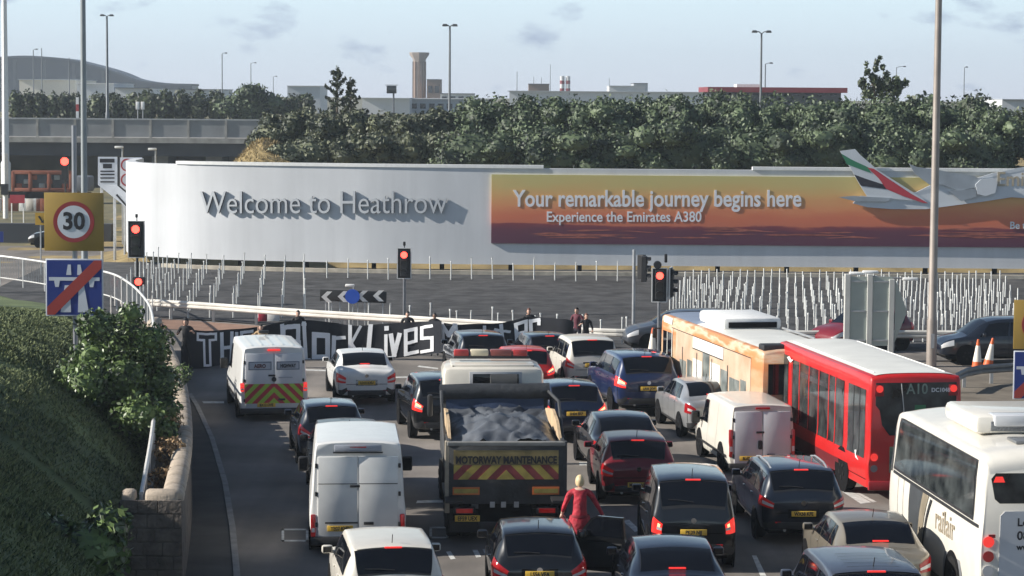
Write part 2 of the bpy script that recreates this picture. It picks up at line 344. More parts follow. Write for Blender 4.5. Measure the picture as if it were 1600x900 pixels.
# footing course in front of the hoarding
def ribbon(x0,x1,z0,z1,off,n=60,thick=.06):
    mb = MB(); vs = []
    for x in np.linspace(x0,x1,n): vs += [bb(x,z0,off),bb(x,z1,off),bb(x,z1,off-thick),bb(x,z0,off-thick)]
    fs = []
    for i in range(n-1):
        for k in range(4): fs.append((i*4+k,i*4+(k+1)%4,(i+1)*4+(k+1)%4,(i+1)*4+k))
    fs += [(0,1,2,3),tuple(range((n-1)*4,n*4))]
    return mb.add(vs,fs)
foot = ribbon(BX0+.5, BX1, .3, .62, .35, thick=.3).build('footing_wall', mat('pale_footing',(.42,.38,.31),.85,0,.25,2,.2,20))
tag(foot, 'low pale concrete footing running under the long white hoarding', 'wall')
# ---------------------------------------------------------------- the hoarding
HOARD = mat('hoarding_white', (.60,.615,.635), .6, 0, .07, .25, detail=9); streak(HOARD, (1.6,1.6,.10), .08)
hb = thing('billboard', 'long curved white hoarding with welcome lettering and orange airline advert', 'billboard', (0,120,0))
def hrel(me_obj):
    for v in me_obj.data.vertices: v.co = v.co-hb.location
    return me_obj
ZB, ZT = .92, 5.72
mb = MB(); prof = []
# curved end: from the rear around to the face
e0 = D(203,300,131.5)
nn = 14
for i in range(nn):
    t = i/(nn-1); p0 = Vector((e0.x-.2,e0.y+3,0)); p1 = Vector((e0.x-.25,e0.y-4.0,0)); p2 = Vector((BX0-1.2,FB(BX0)+.55,0)); p3 = Vector((BX0,FB(BX0),0))
    prof.append(p0*(1-t)**3+p1*3*t*(1-t)**2+p2*3*t*t*(1-t)+p3*t**3)
for x in np.linspace(BX0,BX1,70)[1:]: prof.append(bb(x,0))
n = len(prof); vs = []
for i,p in enumerate(prof):
    q = prof[min(i+1,n-1)]-prof[max(i-1,0)]; nrm = Vector((q.y,-q.x,0)).normalized(); b = p-nrm*.5
    vs += [(p.x,p.y,ZB),(p.x,p.y,ZT),(b.x,b.y,ZT),(b.x,b.y,ZB)]
fs = []
for i in range(n-1):
    for k in range(4): fs.append((i*4+k,i*4+(k+1)%4,(i+1)*4+(k+1)%4,(i+1)*4+k))
fs += [(0,1,2,3),tuple(range((n-1)*4,n*4))]
hrel(mb.add(vs,fs,0,True).build('panel', HOARD, hb, sharp=30))
for (pa,pb) in ((262,850),(1175,1700)):
    xa,xb = D(pa,262,121).x, D(pb,262,119).x
    hrel(ribbon(xa,xb,ZT+.002,ZT+.16,.06,thick=.5).build('top_capping', WHITEP, hb))
for x in np.linspace(BX0+1,BX1-.5,16):
    c = bb(x,.72,-.25); hrel(MB().box(c,(.22,.22,.55)).build('support_foot', DARK, hb))
def on_board(name, s, size, m_, pl, pr, pbase, off, depth, bold=0, par=hb, sx=None):
    """lettering bent onto the hoarding between photo columns pl and pr, baseline row pbase"""
    me = text_mesh(s, size, bold, depth, 'LEFT', res=4); xs = [v.co.x for v in me.vertices]; x0,x1 = min(xs),max(xs)
    A,B = D(pl,pbase,121.5 if pl<700 else 119.5), D(pr,pbase,121.5 if pl<700 else 119)
    k = (B.x-A.x)/(x1-x0); yb = min(v.co.y for v in text_mesh('x',size).vertices)
    for v in me.vertices:
        X = A.x+(v.co.x-x0)*k; p = D(800+(X*3800/FB(X)), pbase, FB(X)); q = bb(X, p.z+(v.co.y-yb), off+v.co.z); v.co = q-hb.location
    me.materials.clear(); me.materials.append(m_); return link(name, me, par)
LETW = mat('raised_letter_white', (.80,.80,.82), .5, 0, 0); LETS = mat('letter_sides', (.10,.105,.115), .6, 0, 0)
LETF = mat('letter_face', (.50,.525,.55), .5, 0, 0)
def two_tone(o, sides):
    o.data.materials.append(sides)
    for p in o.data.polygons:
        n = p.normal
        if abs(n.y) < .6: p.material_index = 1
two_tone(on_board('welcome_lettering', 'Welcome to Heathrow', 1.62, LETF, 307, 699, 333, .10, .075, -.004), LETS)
# the advert
adA, adB = D(768,300,120.6).x, BX1-.2
zt = D(800,273,120.5).z; zb_ = D(800,381,120.5).z
SUNSET = ramp_mat('sunset_print', [(0,(.095,.03,.06)),(.20,(.13,.035,.06)),(.27,(.22,.045,.055)),(.295,(.56,.16,.09)),(.40,(.62,.17,.085)),(.55,(.70,.28,.12)),(.72,(.68,.40,.15)),(.88,(.60,.47,.18)),(1,(.56,.50,.20))], 2, zb_-.05, zt+.05, .5, wob=.75, wscale=1.1)
hrel(ribbon(adA,adB,zb_,zt,.12,n=70,thick=.12).build('advert_panel', SUNSET, hb))
# cloud bank streaks printed along the bottom of the advert
PK = mat('cloud_streak_print', (.36,.11,.08), .6, 0, .3, 2); mb = MB(); random.seed(8)
for i in range(34):
    px = random.uniform(775,1600); py = random.uniform(357,374); l = random.uniform(25,110)/31; x0 = D(px,py,119.5).x; z0 = D(px,py,119.5).z
    top = []; bot = []
    for j in range(9):
        X = min(x0+l*j/8, BX1-.3); h = .055*math.sin(math.pi*j/8)*random.uniform(.5,1.3); wv = .06*mnoise.noise(Vector((X*.8,i,0)))
        top.append(bb(X,z0+wv+h,.128)); bot.append(bb(X,z0+wv-h*.4,.128))
    mb.add(top+bot, [(j,j+1,10+j,9+j) for j in range(8)])
hrel(mb.build('cloud_streaks', PK, hb))
on_board('headline_lettering', 'Your remarkable journey begins here', 1.15, LETW, 801, 1258, 322, .137, .01, .022)
on_board('subline_lettering', 'Experience the Emirates A380', .72, LETW, 855, 1100, 346, .134, .008, .010)
on_board('corner_lettering', 'Be there', .5, LETW, 1584, 1640, 357, .15, .01, .008)
# aircraft cut-out standing proud of the board
def px_poly(pts, off):
    out = []
    for px,py in pts:
        X = px; p = D(px,py,118.8); q = bb(p.x, p.z, off); out.append(q)
    return out
def cut(name, pts, off, th, m_, par):
    a = px_poly(pts, off); b = px_poly(pts, off-th); n = len(pts)
    o = MB().add(a+b, [tuple(range(n)),tuple(range(2*n-1,n-1,-1))]+[(i,(i+1)%n,(i+1)%n+n,i+n) for i in range(n)]).build(name, m_, par); return hrel(o) if par is hb else o
PW = mat('plane_white', (.60,.63,.66), .5, 0, .06, .6); PG = mat('plane_grey', (.30,.335,.37), .5, 0, .2, .8)
o = cut('aircraft_cutout', [(1340,320),(1345,313),(1352,308),(1362,309),(1440,302),(1462,291),(1520,285),(1560,272),(1600,264),(1700,250),(1700,318),(1590,310),(1545,317),(1500,323),(1455,329),(1400,329),(1362,326)], .30, .12, PW, hb)
cut('tail_fin', [(1319,237),(1343,234),(1352,244),(1380,268),(1420,293),(1450,312),(1458,320),(1440,316),(1362,309),(1350,290),(1335,263)], .36, .1, PW, hb)
cut('fin_stripe', [(1321,241),(1336,250),(1364,263),(1368,272),(1330,258)], .375, .01, mat('fin_green',(.03,.20,.10),.5,0,0), hb)
cut('fin_stripe', [(1341,274),(1360,281),(1388,290),(1398,298),(1352,292)], .375, .01, mat('fin_black',(.02,.02,.03),.5,0,0), hb)
cut('fin_stripe', [(1362,263),(1372,265),(1400,284),(1430,304),(1458,319.5),(1450,319),(1418,308),(1392,297),(1380,280)], .38, .01, mat('fin_red',(.48,.04,.06),.5,0,0), hb)
cut('tailplane', [(1317,310),(1340,308),(1400,311),(1395,317),(1345,317)], .40, .06, PG, hb)
cut('wing', [(1428,257),(1440,262),(1470,266),(1500,272),(1530,276),(1545,284),(1540,293),(1505,300),(1480,290),(1460,290),(1437,273)], .40, .08, PG, hb)
cut('engine', [(1532,290),(1540,282),(1560,280),(1566,290),(1563,303),(1548,308),(1535,305)], .48, .14, PW, hb)
cut('engine', [(1490,300),(1532,297),(1534,309),(1510,316)], .46, .10, PG, hb)
on_board('fuselage_lettering', 'Emirates', 1.0, mat('gold_lettering',(.42,.36,.26),.5,0,0), 1563, 1668, 290, .315, .012, .01)
# ---------------------------------------------------------------- raised embankment behind, bridge
def emb_z(x,y):
    f = min(max((y-128)/13,0),1); f = f*f*(3-2*f); xl = D(352,250,150).x; g = min(max((x-xl+6)/9,0),1); g = g*g*(3-2*g)
    mq = D(418,226,146); mo = 1.55*math.exp(-((x-mq.x)/1.7)**2-((y-144)/5)**2)
    return -.04+5.15*f*g+mo+.15*mnoise.noise(Vector((x*.3,y*.3,1)))*f
grid('embankment', [[(x,y,emb_z(x,y)) for x in np.linspace(-30,75,90)] for y in np.linspace(127,215,40)], DRYG)
# ================================================================== bridge and skyline
BRC = mat('bridge_concrete', (.20,.205,.21), .85, 0, .2, .4, .15, 8); BRP = mat('parapet_panel', (.24,.25,.26), .8, 0, .15, .5); BRD = mat('dark_girder', (.055,.06,.07), .85, 0, .2, .4)
by = 240.0
xa, xb = D(-80,200,by).x, D(428,200,by).x
br = thing('road_bridge', 'grey concrete road bridge with panelled parapet crossing behind the hoarding', 'bridge', ((xa+xb)/2,by,0))
xm = (xa+xb)/2; wd = xb-xa
zt_, zl, zg = D(200,187,by).z, D(200,216,by).z, D(200,244,by).z
box('deck_girder', (0,5,(zl-.5+zg)/2), (wd,9,zl-.5-zg), BRD, br)
box('deck_edge', (0,4.7,zl-.2), (wd,10,.5), CONC, br)
box('parapet', (0,.3,(zl+zt_)/2+.05), (wd,.25,zt_-zl-.15), BRP, br)
box('top_rail', (0,.25,zt_+.06), (wd,.35,.12), STEEL, br)
for px in range(-60,430,59):
    box('parapet_post', (D(px,200,by).x-xm,.12,(zl+zt_)/2), (.22,.14,zt_-zl), CONC, br)
box('back_parapet', (0,9.4,(zl+zt_)/2), (wd,.25,zt_-zl-.1), BRP, br)
box('abutment', (0,24,zg/2+.2), (wd,2,zg+1.2), BRD, br)
for px in (-60,245,330): box('pier', (D(px,200,by).x-xm,5,zg/2), (1.6,6,zg), BRC, br)
sheet('bridge_approach', [(-110,249.5),(60,249.5),(60,420),(-110,420)], 6.0, EARTH)
o = MB().box((0,0,0),(170,.5,6.0)).build('approach_slope', EARTH, None, (-25,249.6,2.99)); o['kind'] = 'structure'
# far buildings
def block(name, label, cat, px0, px1, pyt, pyb, d, m_, depth=20, win=None, roof=None, group=None):
    a,b = D(px0,pyt,d), D(px1,pyb,d); r = thing(name, label, cat, ((a.x+b.x)/2,d,0), 0, group); W = b.x-a.x
    box('wall', (0,depth/2,a.z/2), (W,depth,a.z), m_, r)
    if roof: box('roof', (0,depth/2,a.z-.02*d/400), (W*1.02,depth*1.05,.12*d/400), roof, r)
    if win:
        n, z0, z1 = win; zs = a.z-(a.z-max(b.z,0))*.5
        for i in range(n): box('window', (-W/2+W*(i+.5)/n, -.04, zs), (W/n*.62,.1,(a.z-b.z)*.35), GLASS, r)
    return r
FW = mat('far_white_cladding', (.62,.63,.64), .6, 0, .1, .05); FG = mat('far_grey_cladding', (.46,.49,.52), .6, 0, .1, .05); FBW = mat('far_brown_brick', (.22,.15,.11), .8, 0, .15, .1); FD = mat('far_dark_cladding', (.03,.04,.07), .5, 0, .15, .03)
FR = mat('far_dark_roof', (.09,.10,.12), .7, 0, .1, .05)
# arched terminal
d = 900; pts = [(-60,97),(0,92),(40,90),(100,94),(150,105),(190,117),(215,127),(262,133),(300,134)]
ar = thing('terminal_building', 'huge dark arched terminal roof on the horizon', 'building', (D(100,100,d).x,d,0))
P = [D(px,py,d) for px,py in pts]; xs_ = [p.x for p in P]; zf = pchip(xs_, [p.z for p in P]); XS = np.linspace(xs_[0],xs_[-1],40); o_ = ar.location
poly = [(x-o_.x, zf(x)) for x in XS]+[(XS[-1]-o_.x,0),(XS[0]-o_.x,0)]
MB().prism(poly, 18).build('glazed_front', FD, ar)
rv = []
for x in XS: rv += [(x-o_.x,-3,zf(x)),(x-o_.x,-3,zf(x)+.7),(x-o_.x,20,zf(x)+.7),(x-o_.x,20,zf(x))]
MB().add(rv,[(i*4+k,i*4+(k+1)%4,i*4+4+(k+1)%4,i*4+4+k) for i in range(39) for k in range(4)]).build('roof', mat('far_blue_roof',(.05,.065,.10),.5,0,.05,.05), ar)
for i in range(6): box('mullion', (XS[4+5*i]-o_.x,-.4,(zf(XS[4+5*i]))/2), (1.2,.6,zf(XS[4+5*i])-1), FR, ar)
block('warehouse','cream flat-roofed building in front of the dark arched terminal','building',30,118,124,150,500,mat('far_cream_cladding',(.66,.62,.54),.6,0,.1,.05),25,None,FG)
block('warehouse','pale grey shed beside the foot of the arched roof','building',120,178,130,150,480,FG,25,None,FW)
block('warehouse','white low shed under the tail of the arched roof','building',180,235,137,150,470,FW,25,None,FR)
block('warehouse','dark grey long shed above the trimmed hedge','building',232,345,139,150,600,FG,25,None,FR)
block('office_building','grey office block beyond the small round tree','building',449,500,134,165,500,FG,20,None,FW)
block('warehouse','pale shed right beside the pointed tree','building',566,640,153,175,420,FW,25,None,FG)
block('warehouse','long pale grey shed at the base of the flared tower','building',640,765,154,178,430,FG,25,(9,0,0),FW)
block('office_building','brown brick block leaning against the flared tower','building',667,688,124,155,690,FBW,15,(2,0,0),FR)
block('office_building','white building with a dark window band right of the tower','building',688,740,146,160,560,FW,20,(4,0,0),FR)
block('warehouse','very long white shed just above the hedge top','building',796,1112,142,152,520,FW,25,None,FG)
block('office_building','brown plant building among thin masts','building',826,858,131,150,640,FBW,15,None,FR)
block('office_building','white stepped building on the horizon above the hedge','building',952,1008,134,150,600,FW,15,None,FG)
block('office_building','blue grey rooftop block beside the white stepped building','building',990,1012,130,150,640,FG,15,None,FR)
block('warehouse','white building at the far edge behind the dark conifer','building',1566,1680,155,185,330,FW,25,None,FG)
REDC = mat('red_fascia', (.22,.03,.04), .5, 0, .1, .2)
r = block('canopy_building','long low building with a dark red roof edge above the hedge','building',1112,1314,143,152,300,FR,14,(10,0,0),None)
a = D(1112,143,300); b = D(1314,138,300); box('roof', (0,6,a.z+.25), (b.x-a.x+1.2,15,.62), REDC, r); box('roof_light', (-3,6,a.z+.75), (3,4,.4), WHITEP, r)
# control tower
d = 700; c = D(655,150,d); t = thing('control_tower','brown concrete tower with a flared top standing on the horizon','tower',(c.x,d,0)); k = d/3800
zt0 = D(655,82,d).z; zn = D(655,93,d).z
TWC = mat('tower_concrete', (.40,.32,.27), .8, 0, .15, .3)
MB().lathe([(9*k,0),(9*k,zn-1)], seg=8).build('shaft', TWC, t)
MB().lathe([(9.1*k,zn-1),(10.4*k,zn+.1),(15*k,zt0-.7),(15.6*k,zt0),(14*k,zt0)], seg=8).build('flared_head', mat('tower_head',(.30,.25,.22),.8,0,.1,.3), t)
mb = MB()
for i in range(8):
    an = 2*math.pi*i/8+.01; mb.box((9.0*k*math.cos(an),9.0*k*math.sin(an),zn/2), (.6,.6,zn-1.1), Matrix.Rotation(an,3,'Z'))
mb.build('corner_rib', mat('tower_rib',(.25,.18,.14),.8,0,.1,.3), t)
d = 380; c = D(612,140,d); t = thing('radar_cabin','dark glazed cabin on a thin mast left of the flared tower','mast',(c.x,d,0)); z1 = D(612,146,d).z
box('cabin', (0,0,z1+.6), (1.5,1.5,1.2), GLASS, t, .05); box('roof', (0,0,z1+1.3), (1.9,1.9,.12), FG, t); MB().tube([(.3,0,0),(.3,0,z1)],.14).build('mast', FR, t)
t = thing('chimney_stack','white chimney pair with red bands on the skyline','chimney',(D(883,130,640).x,640,0)); zt1 = D(883,119,640).z
for dx in (-.75,.75):
    s_ = MB().lathe([(.6,0),(.6,zt1)],(dx,0,0),seg=10).build('flue', FW, t)
    for q in (.72,.86): MB().lathe([(.63,zt1*q),(.63,zt1*q+.9)],(dx,0,0),seg=10).build('red_band', REDC, s_)
# ---------------------------------------------------------------- lamps and masts
POLE = mat('lamp_pole_grey', (.13,.145,.16), .5, .2, .1, 2); LAMPH = mat('lamp_head_dark', (.06,.065,.07), .5, .2, .1, 3)
def lamp(px, pyt, d, zb, label, heads=2, r=.10, arm=1.0, pbx=None, name='street_lamp', group=None, pole=POLE):
    T = D(px,pyt,d); t = thing(name, label, 'street lamp', (T.x,d,zb), 0, group); h = T.z-zb
    MB().tube([(0,0,0),(0,0,h*.12),(0,0,h*.13),(0,0,h)],[r*1.35,r*1.35,r,r*.62],10).build('pole', pole, t)
    for s in ((-1,1) if heads == 2 else (1,) if heads == 1 else ()):
        a_ = MB().tube([(0,0,h-.05),(s*arm*.5,0,h+.12),(s*arm,0,h+.14)],.045,6).build('arm', pole, t)
        MB().box((s*(arm+.18),0,h+.14),(.5,.32,.2),bev=.05,taper=.7).build('lamp_head', LAMPH, t)
    return t
lamp(167,26,245,6,'tall twin-headed lamp rising over the bridge at the trimmed hedge',2,.15,.28)
lamp(703,42,200,4,'tall twin-headed lamp standing next to the flared tower',2,.12,.22)
lamp(1190,52,200,4,'tall twin-headed lamp above the red-edged roof',2,.12,.40)
lamp(6,-60,232,0,'thick white mast cut off by the frame corner above the bridge',0,.34,1,name='lamp_mast',pole=WHITEP)
lamp(347,84,420,4,'thin single lamp over the round trees behind the bridge',1,.12,.5)
lamp(392,99,520,4,'thin lamp with its arm to one side beyond the round tree',1,.12,.8)
lamp(52,78,430,5,'thin single lamp in front of the dark arch peak',1,.12,.4)
lamp(65,75,440,5,'plain thin mast in front of the dark arch',0,.12,.4,name='lamp_mast')
lamp(108,90,430,5,'thin mast halfway down the dark arch',0,.12,.4,name='lamp_mast')
lamp(427,120,600,4,'tiny lamp over the grey office block',1,.12,.6)
lamp(808,112,640,2,'thin mast left of the brown plant building',0,.12,.5,name='lamp_mast')
lamp(834,120,645,2,'thin mast on the brown plant building',0,.1,.5,name='lamp_mast')
lamp(846,121,646,2,'second thin mast on the brown plant building',0,.1,.5,name='lamp_mast')
lamp(860,100,650,2,'tallest thin mast beside the brown plant building',0,.1,.5,name='lamp_mast')
lamp(952,122,610,2,'thin mast at the white stepped building',0,.1,.5,name='lamp_mast')
lamp(1401,105,420,4,'distant lamp with a side arm beyond the leggy tree',1,.1,1.2)
lamp(1507,106,420,4,'distant single lamp near the dark conifer',1,.1,.2)
lamp(1196,100,330,4,'short lamp close behind the red-edged roof',1,.12,.6)
# two near lamp columns running out of the frame
def big(px0,py0,d,label,pole,r=.13):
    B = V(px0,py0,0); t = thing('lamp_column', label, 'street lamp', B); h = 14.5
    MB().tube([(0,0,0),(0,0,1.6),(0,0,1.7),(0,0,h)],[r*1.2,r*1.2,r,r*.72],12).build('pole', pole, t)
    box('access_door', (0,-r*1.2,.9), (.12,.02,.5), STEEL, t)
    MB().tube([(0,0,h),(.5,0,h+.3),(1.3,0,h+.35)],.05,6).build('arm', pole, t); box('lamp_head', (1.7,0,h+.33), (.9,.3,.16), LAMPH, t, .05)
big(1455,572,83,'tall brown-grey lamp column beside the dark car and cones', mat('weathered_column',(.30,.26,.23),.5,.3,.2,1), .15)
B_ = D(133,480,100); t_ = V(133,504,0)
big(133,500,100,'tall grey lamp column standing directly behind the speed limit sign', mat('column_grey',(.24,.26,.27),.45,.3,.1,1), .14)
# ================================================================== street furniture
def mat_board(name, col): return mat(name, col, .5, 0, .06, 2)
SIGNW = mat_board('sign_white',(.62,.65,.70)); SIGNB = mat_board('sign_blue',(.012,.035,.22)); SIGNR = mat_board('sign_red',(.30,.03,.035)); SIGNY = mat_board('sign_ochre',(.33,.215,.045))
SIGNRS = mat_board('sign_slash_red',(.36,.045,.035))
def disc(name, c, r, t, m_, par, seg=32, inner=0):
    if not inner: return MB().lathe([(r,-t),(r,0)], c, 'y', seg).build(name, m_, par)
    vs=[];fs=[]
    for k in range(seg):
        a=2*math.pi*k/seg
        for rr,h in ((r,0),(inner,0),(inner,t),(r,t)): vs.append((c[0]+rr*math.cos(a),c[1]+h,c[2]+rr*math.sin(a)))
    for k in range(seg):
        for j in range(4): fs.append((k*4+j,k*4+(j+1)%4,((k+1)%seg)*4+(j+1)%4,((k+1)%seg)*4+j))
    return MB().add(vs,fs,0,True).build(name,m_,par)
def limit_sign(base, sz, gap, zb, label, pole_top, rz=0):
    """speed limit plate over an end of motorway plate; sz plate size, zb height of the lower plate's bottom above base"""
    t = thing('road_sign', label, 'road sign', base, rz)
    MB().tube([(-.0,.09,-.3),(0,.09,pole_top)], .062, 10).build('post', mat('sign_post',(.30,.31,.34),.4,.5,.1,2), t)
    u = sz*.97; zc = zb+u/2
    p = box('motorway_plate', (0,0,zc), (u,.03,u), SIGNW, t, .008)
    box('blue_field', (0,-.017,zc), (u*.955,.012,u*.955), SIGNB, p)
    def pr(name, pts, y, m_): MB().prism([(a*u/2, zc+b*u/2) for a,b in pts], .006, Matrix.Translation((0,y,0))).build(name, m_, p)
    pr('carriageway', [(-.48,-.86),(-.12,-.86),(-.15,.08),(-.33,.08)], -.031, SIGNW); pr('carriageway', [(.12,-.86),(.50,-.86),(.34,.08),(.15,.08)], -.031, SIGNW)
    pr('carriageway', [(-.28,.44),(-.10,.44),(-.12,.80),(-.22,.80)], -.031, SIGNW); pr('carriageway', [(.10,.44),(.28,.44),(.22,.80),(.12,.80)], -.031, SIGNW)
    pr('bridge_symbol', [(-.88,.24),(.88,.24),(.88,.36),(-.88,.36)], -.031, SIGNW)
    for s in (-1,1): pr('bridge_pier', [(s*.70,.24),(s*.50,.24),(s*.54,.02),(s*.66,.02)], -.031, SIGNW)
    pr('red_slash', [(-.95,-.95),(-.68,-.95),(.95,.68),(.95,.95),(.70,.95),(-.95,-.68)], -.040, SIGNRS)
    z2 = zb+u+gap+sz/2
    q = box('limit_plate', (0,0,z2), (sz,.03,sz*.98), SIGNY, t, .008)
    disc('red_ring', (0,-.03,z2), sz*.345, .015, SIGNR, q, 40); disc('white_disc', (0,-.034,z2), sz*.275, .012, SIGNW, q, 40)
    text('numerals', '30', sz*.40, INK, face_back((0,-.054,z2)), q, bold=sz*.012, sx=.95)
    for zz in (zb+.2, zb+u-.2, z2-.3, z2+.3): box('clamp', (0,.05,zz), (.22,.08,.05), STEEL, t)
    return t
b_ = D(117,530,60); dd = b_.y
zb_l = D(117,494,dd).z-b_.z; zt_l = D(117,302,dd).z-b_.z
limit_sign(b_, 93*dd/3800, (zt_l-zb_l)-(93*.98+93*.97)*dd/3800, zb_l, 'square ochre 30 limit sign over blue end-of-motorway sign on the grass bank', D(117,196,dd).z-b_.z)
b2 = V(1590,657,0); d2 = b2.y; k2 = d2/3800
limit_sign((D(1621,600,d2).x,b2.y,0), 79*k2, 2*k2, D(1621,624,d2).z, 'ochre limit sign over blue sign half cut off by the frame above the coach', D(1621,470,d2).z)
# ---- traffic lights
SIGBLK = mat('signal_black', (.018,.018,.02), .5, 0, .15, 6); LREDON = mat('lit_red_signal', (.7,.02,.02), .3, 0, 0, emit=(1,.045,.03), estr=5); LOFF = mat('unlit_signal_lens', (.03,.032,.035), .2, 0, 0, spec=.8)
def head(par, c, h, rz=0, lit=True, board=True):
    """three aspect signal head of height h; faces -y turned by rz about z"""
    M3 = Matrix.Rotation(rz,3,'Z'); c = Vector(c); w_ = h*.34
    hd = MB().box(c, (w_*.8,h*.2,h*.92), M3, .02).build('signal_head', SIGBLK, par)
    if board:
        MB().box(c+M3@Vector((0,.02,0)), (h*.46,.03,h*1.05), M3, .01).build('backing_board', SIGBLK, hd)
        fr = MB()
        for s in (-1,1): fr.box(c+M3@Vector((s*h*.235,-.0,0)), (.035,.05,h*1.07), M3)
        for s in (-1,1): fr.box(c+M3@Vector((0,0,s*h*.53)), (h*.47,.05,.03), M3)
        fr.build('white_border', WHITEP, hd)
    for i,zz in enumerate((.30,0,-.30)):
        q = c+M3@Vector((0,-h*.105,zz*h)); mb = MB(); mb.lathe([(h*.115,-.02),(h*.09,.0),(h*.03,.015)],(0,0,0),'y',16)
        mb.v = [tuple(q+M3@Vector(v)) for v in mb.v]; mb.build('lens', LREDON if lit and i==0 else LOFF, hd)
        mb = MB(); n=9; vs=[]
        for k in range(n):
            a = math.pi*(k/(n-1)); 
            for yy in (0,-h*.13): vs.append(q+M3@Vector((math.cos(a)*h*.13,yy,math.sin(a)*h*.13)))
        mb.add(vs,[(2*k,2*k+1,2*k+3,2*k+2) for k in range(n-1)]); mb.build('visor', SIGBLK, hd)
    return hd
def signal(px, pyb, pyt, d, h_px, label, heads=None, dark=False, topdet=True, polepx=None):
    T = D(px,(pyt+pyb)/2,d); h = h_px*d/3800; g = bank_z0(T.x,d); t = thing('traffic_light', label, 'traffic light', (T.x,d,g)); zc = T.z-g
    MB().tube([(0,.2,0),(0,.2,zc+h*.5)], .057, 10).build('pole', mat('signal_pole',(.22,.23,.25),.4,.5,.15,3) if not dark else SIGBLK, t)
    head(t, (0,0,zc), h)
    if topdet: MB().box((0,.1,zc+h*.68),(.10,.14,.16),bev=.02).build('detector', SIGBLK, t); box('detector_arm',(0,.2,zc+h*.56),(.04,.04,.2),SIGBLK,t)
    return t, zc, h
def bank_z0(x,y): return isl_z(x,y) if (y > RAILY(x)+.3) else 0
signal(213,401,347,105,54,'red traffic light on dark pole against the bright end of the hoarding',dark=True)
tl,zc,h_ = signal(631.5,434,389,97,45,'red traffic light on slim grey pole behind the black lives banner')
tl,zc,h_ = signal(1030.5,470,421,86,50,'red traffic light beside the front corner of the orange bus',topdet=False)
head(tl,(.42,.35,zc+.05),1.05,R(75),False); head(tl,(.42,.75,zc+.0),1.0,R(120),False,False); box('detector',(.22,.1,zc+.95),(.1,.14,.3),SIGBLK,tl,.02); disc('camera',(-.08,.1,zc+.72),.14,.2,SIGBLK,tl)
b_ = D(990,470,91); t = thing('signal_pole','slim pole carrying two black signal heads seen from the side','traffic light',(b_.x,91,0)); zt3 = D(991,390,91).z
MB().tube([(0,0,0),(0,0,zt3)],.062,10).build('pole', STEEL, t)
zc3 = D(1003,420,91).z; head(t,(.38,-.05,zc3),1.05,R(80),False,False); head(t,(.30,.3,zc3+.05),1.0,R(150),False,False)
t = thing('low_signal','low repeater signal showing red behind the curved railing','traffic light',(D(217,440,104).x,104,0)); zz = D(217,440,104).z
MB().tube([(-.05,.15,0),(-.05,.15,zz)],.05,8).build('pole', SIGBLK, t); MB().box((0,0,zz),(.55,.25,.4),bev=.04).build('signal_head', SIGBLK, t); disc('lens',(0,-.15,zz),.15,.04,LREDON,t)
# ---- chevron board
c0,c1 = D(500,452,96),D(604,472,96); g0 = .04; t = thing('chevron_sign','black and white chevron board with round blue arrow sign on grey legs','road sign',((c0.x+c1.x)/2,96,g0)); W = c1.x-c0.x; zc = (D(552,463,96).z)-g0; hh = 18*96/3800; ang = R(-1.6)
CH = Matrix.Rotation(ang,4,'Y')
box('board',(0,0,zc),(W,.03,hh),mat_board('chevron_black',(.02,.02,.022)),t,.005,Matrix.Rotation(-ang,3,'Y'))
for i,fx in enumerate((.0,.245,.535,.775)):
    x0 = -W/2+W*(fx+.02); a = hh*.48
    zo = zc-(x0+W*.08)*math.sin(-ang)*-1
    pts = [(x0,zo),(x0+a*1.05,zo+a),(x0+a*2.0,zo+a),(x0+a*.95,zo),(x0+a*2.0,zo-a),(x0+a*1.05,zo-a)]
    MB().prism(pts,.006,Matrix.Translation((0,-.024,0))).build('chevron', WHITEP, t)
disc('blue_roundel',(-.03,-.05,zc),.29,.02,mat_board('sign_bright_blue',(.02,.10,.55)),t)
pts=[(-.22,0),(-.04,.15),(-.04,.05),(.2,.05),(.2,-.05),(-.04,-.05),(-.04,-.15)]
MB().prism([(a-.03,b+zc) for a,b in pts],.006,Matrix.Translation((0,-.06,0))).build('arrow', WHITEP, t)
for px in (509,518,531,551,559,570,598): MB().tube([(D(px,480,96).x-t.location.x,.05,0),(D(px,480,96).x-t.location.x,.05,zc)],.03,6).build('leg', STEEL, t)
MB().tube([(.0,.05,zc),(0,.05,zc+.38),(-.08,-.2,zc+.46)],.025,6).build('lamp_arm', STEEL, t); box('sign_lamp',(-.12,-.25,zc+.45),(.36,.2,.1),WHITEP,t,.03)
# ---- back of a direction sign
d = 86; SB = mat_board('sign_back_grey',(.36,.40,.36)); t = thing('direction_sign','back of a large grey-green direction sign on three thick posts','road sign',(D(1355,500,d).x,d,0)); ox = t.location.x
for px in (1323,1358,1392):
    x = D(px,500,d).x-ox; z1 = D(px,428 if px<1380 else 436,d).z; MB().box((x,0,z1/2),(.20,.24,z1),bev=.02).build('post', mat('sign_post_pale',(.50,.50,.47),.6,.1,.1,2), t)
za,zb2 = D(1360,432,d).z,D(1360,540,d).z
for a,b in ((1329,1352),(1364,1387)):
    x0,x1 = D(a,480,d).x-ox,D(b,480,d).x-ox; p = box('back_panel',((x0+x1)/2,-.05,(za+zb2)/2),(x1-x0+.28,.03,za-zb2),SB,t)
    for q in (.08,.5,.93): box('stiffener',((x0+x1)/2,-.085,zb2+(za-zb2)*q),(x1-x0,.04,.06),STEEL,p)
x0 = D(1398,480,d).x-ox; MB().prism([(x0,za-.1),(x0+.4,(za+zb2)/2+.1),(x0+.4,(za+zb2)/2-.1),(x0,zb2+.1)],.03,Matrix.Translation((0,-.06,0))).build('arrow_panel', SB, t)
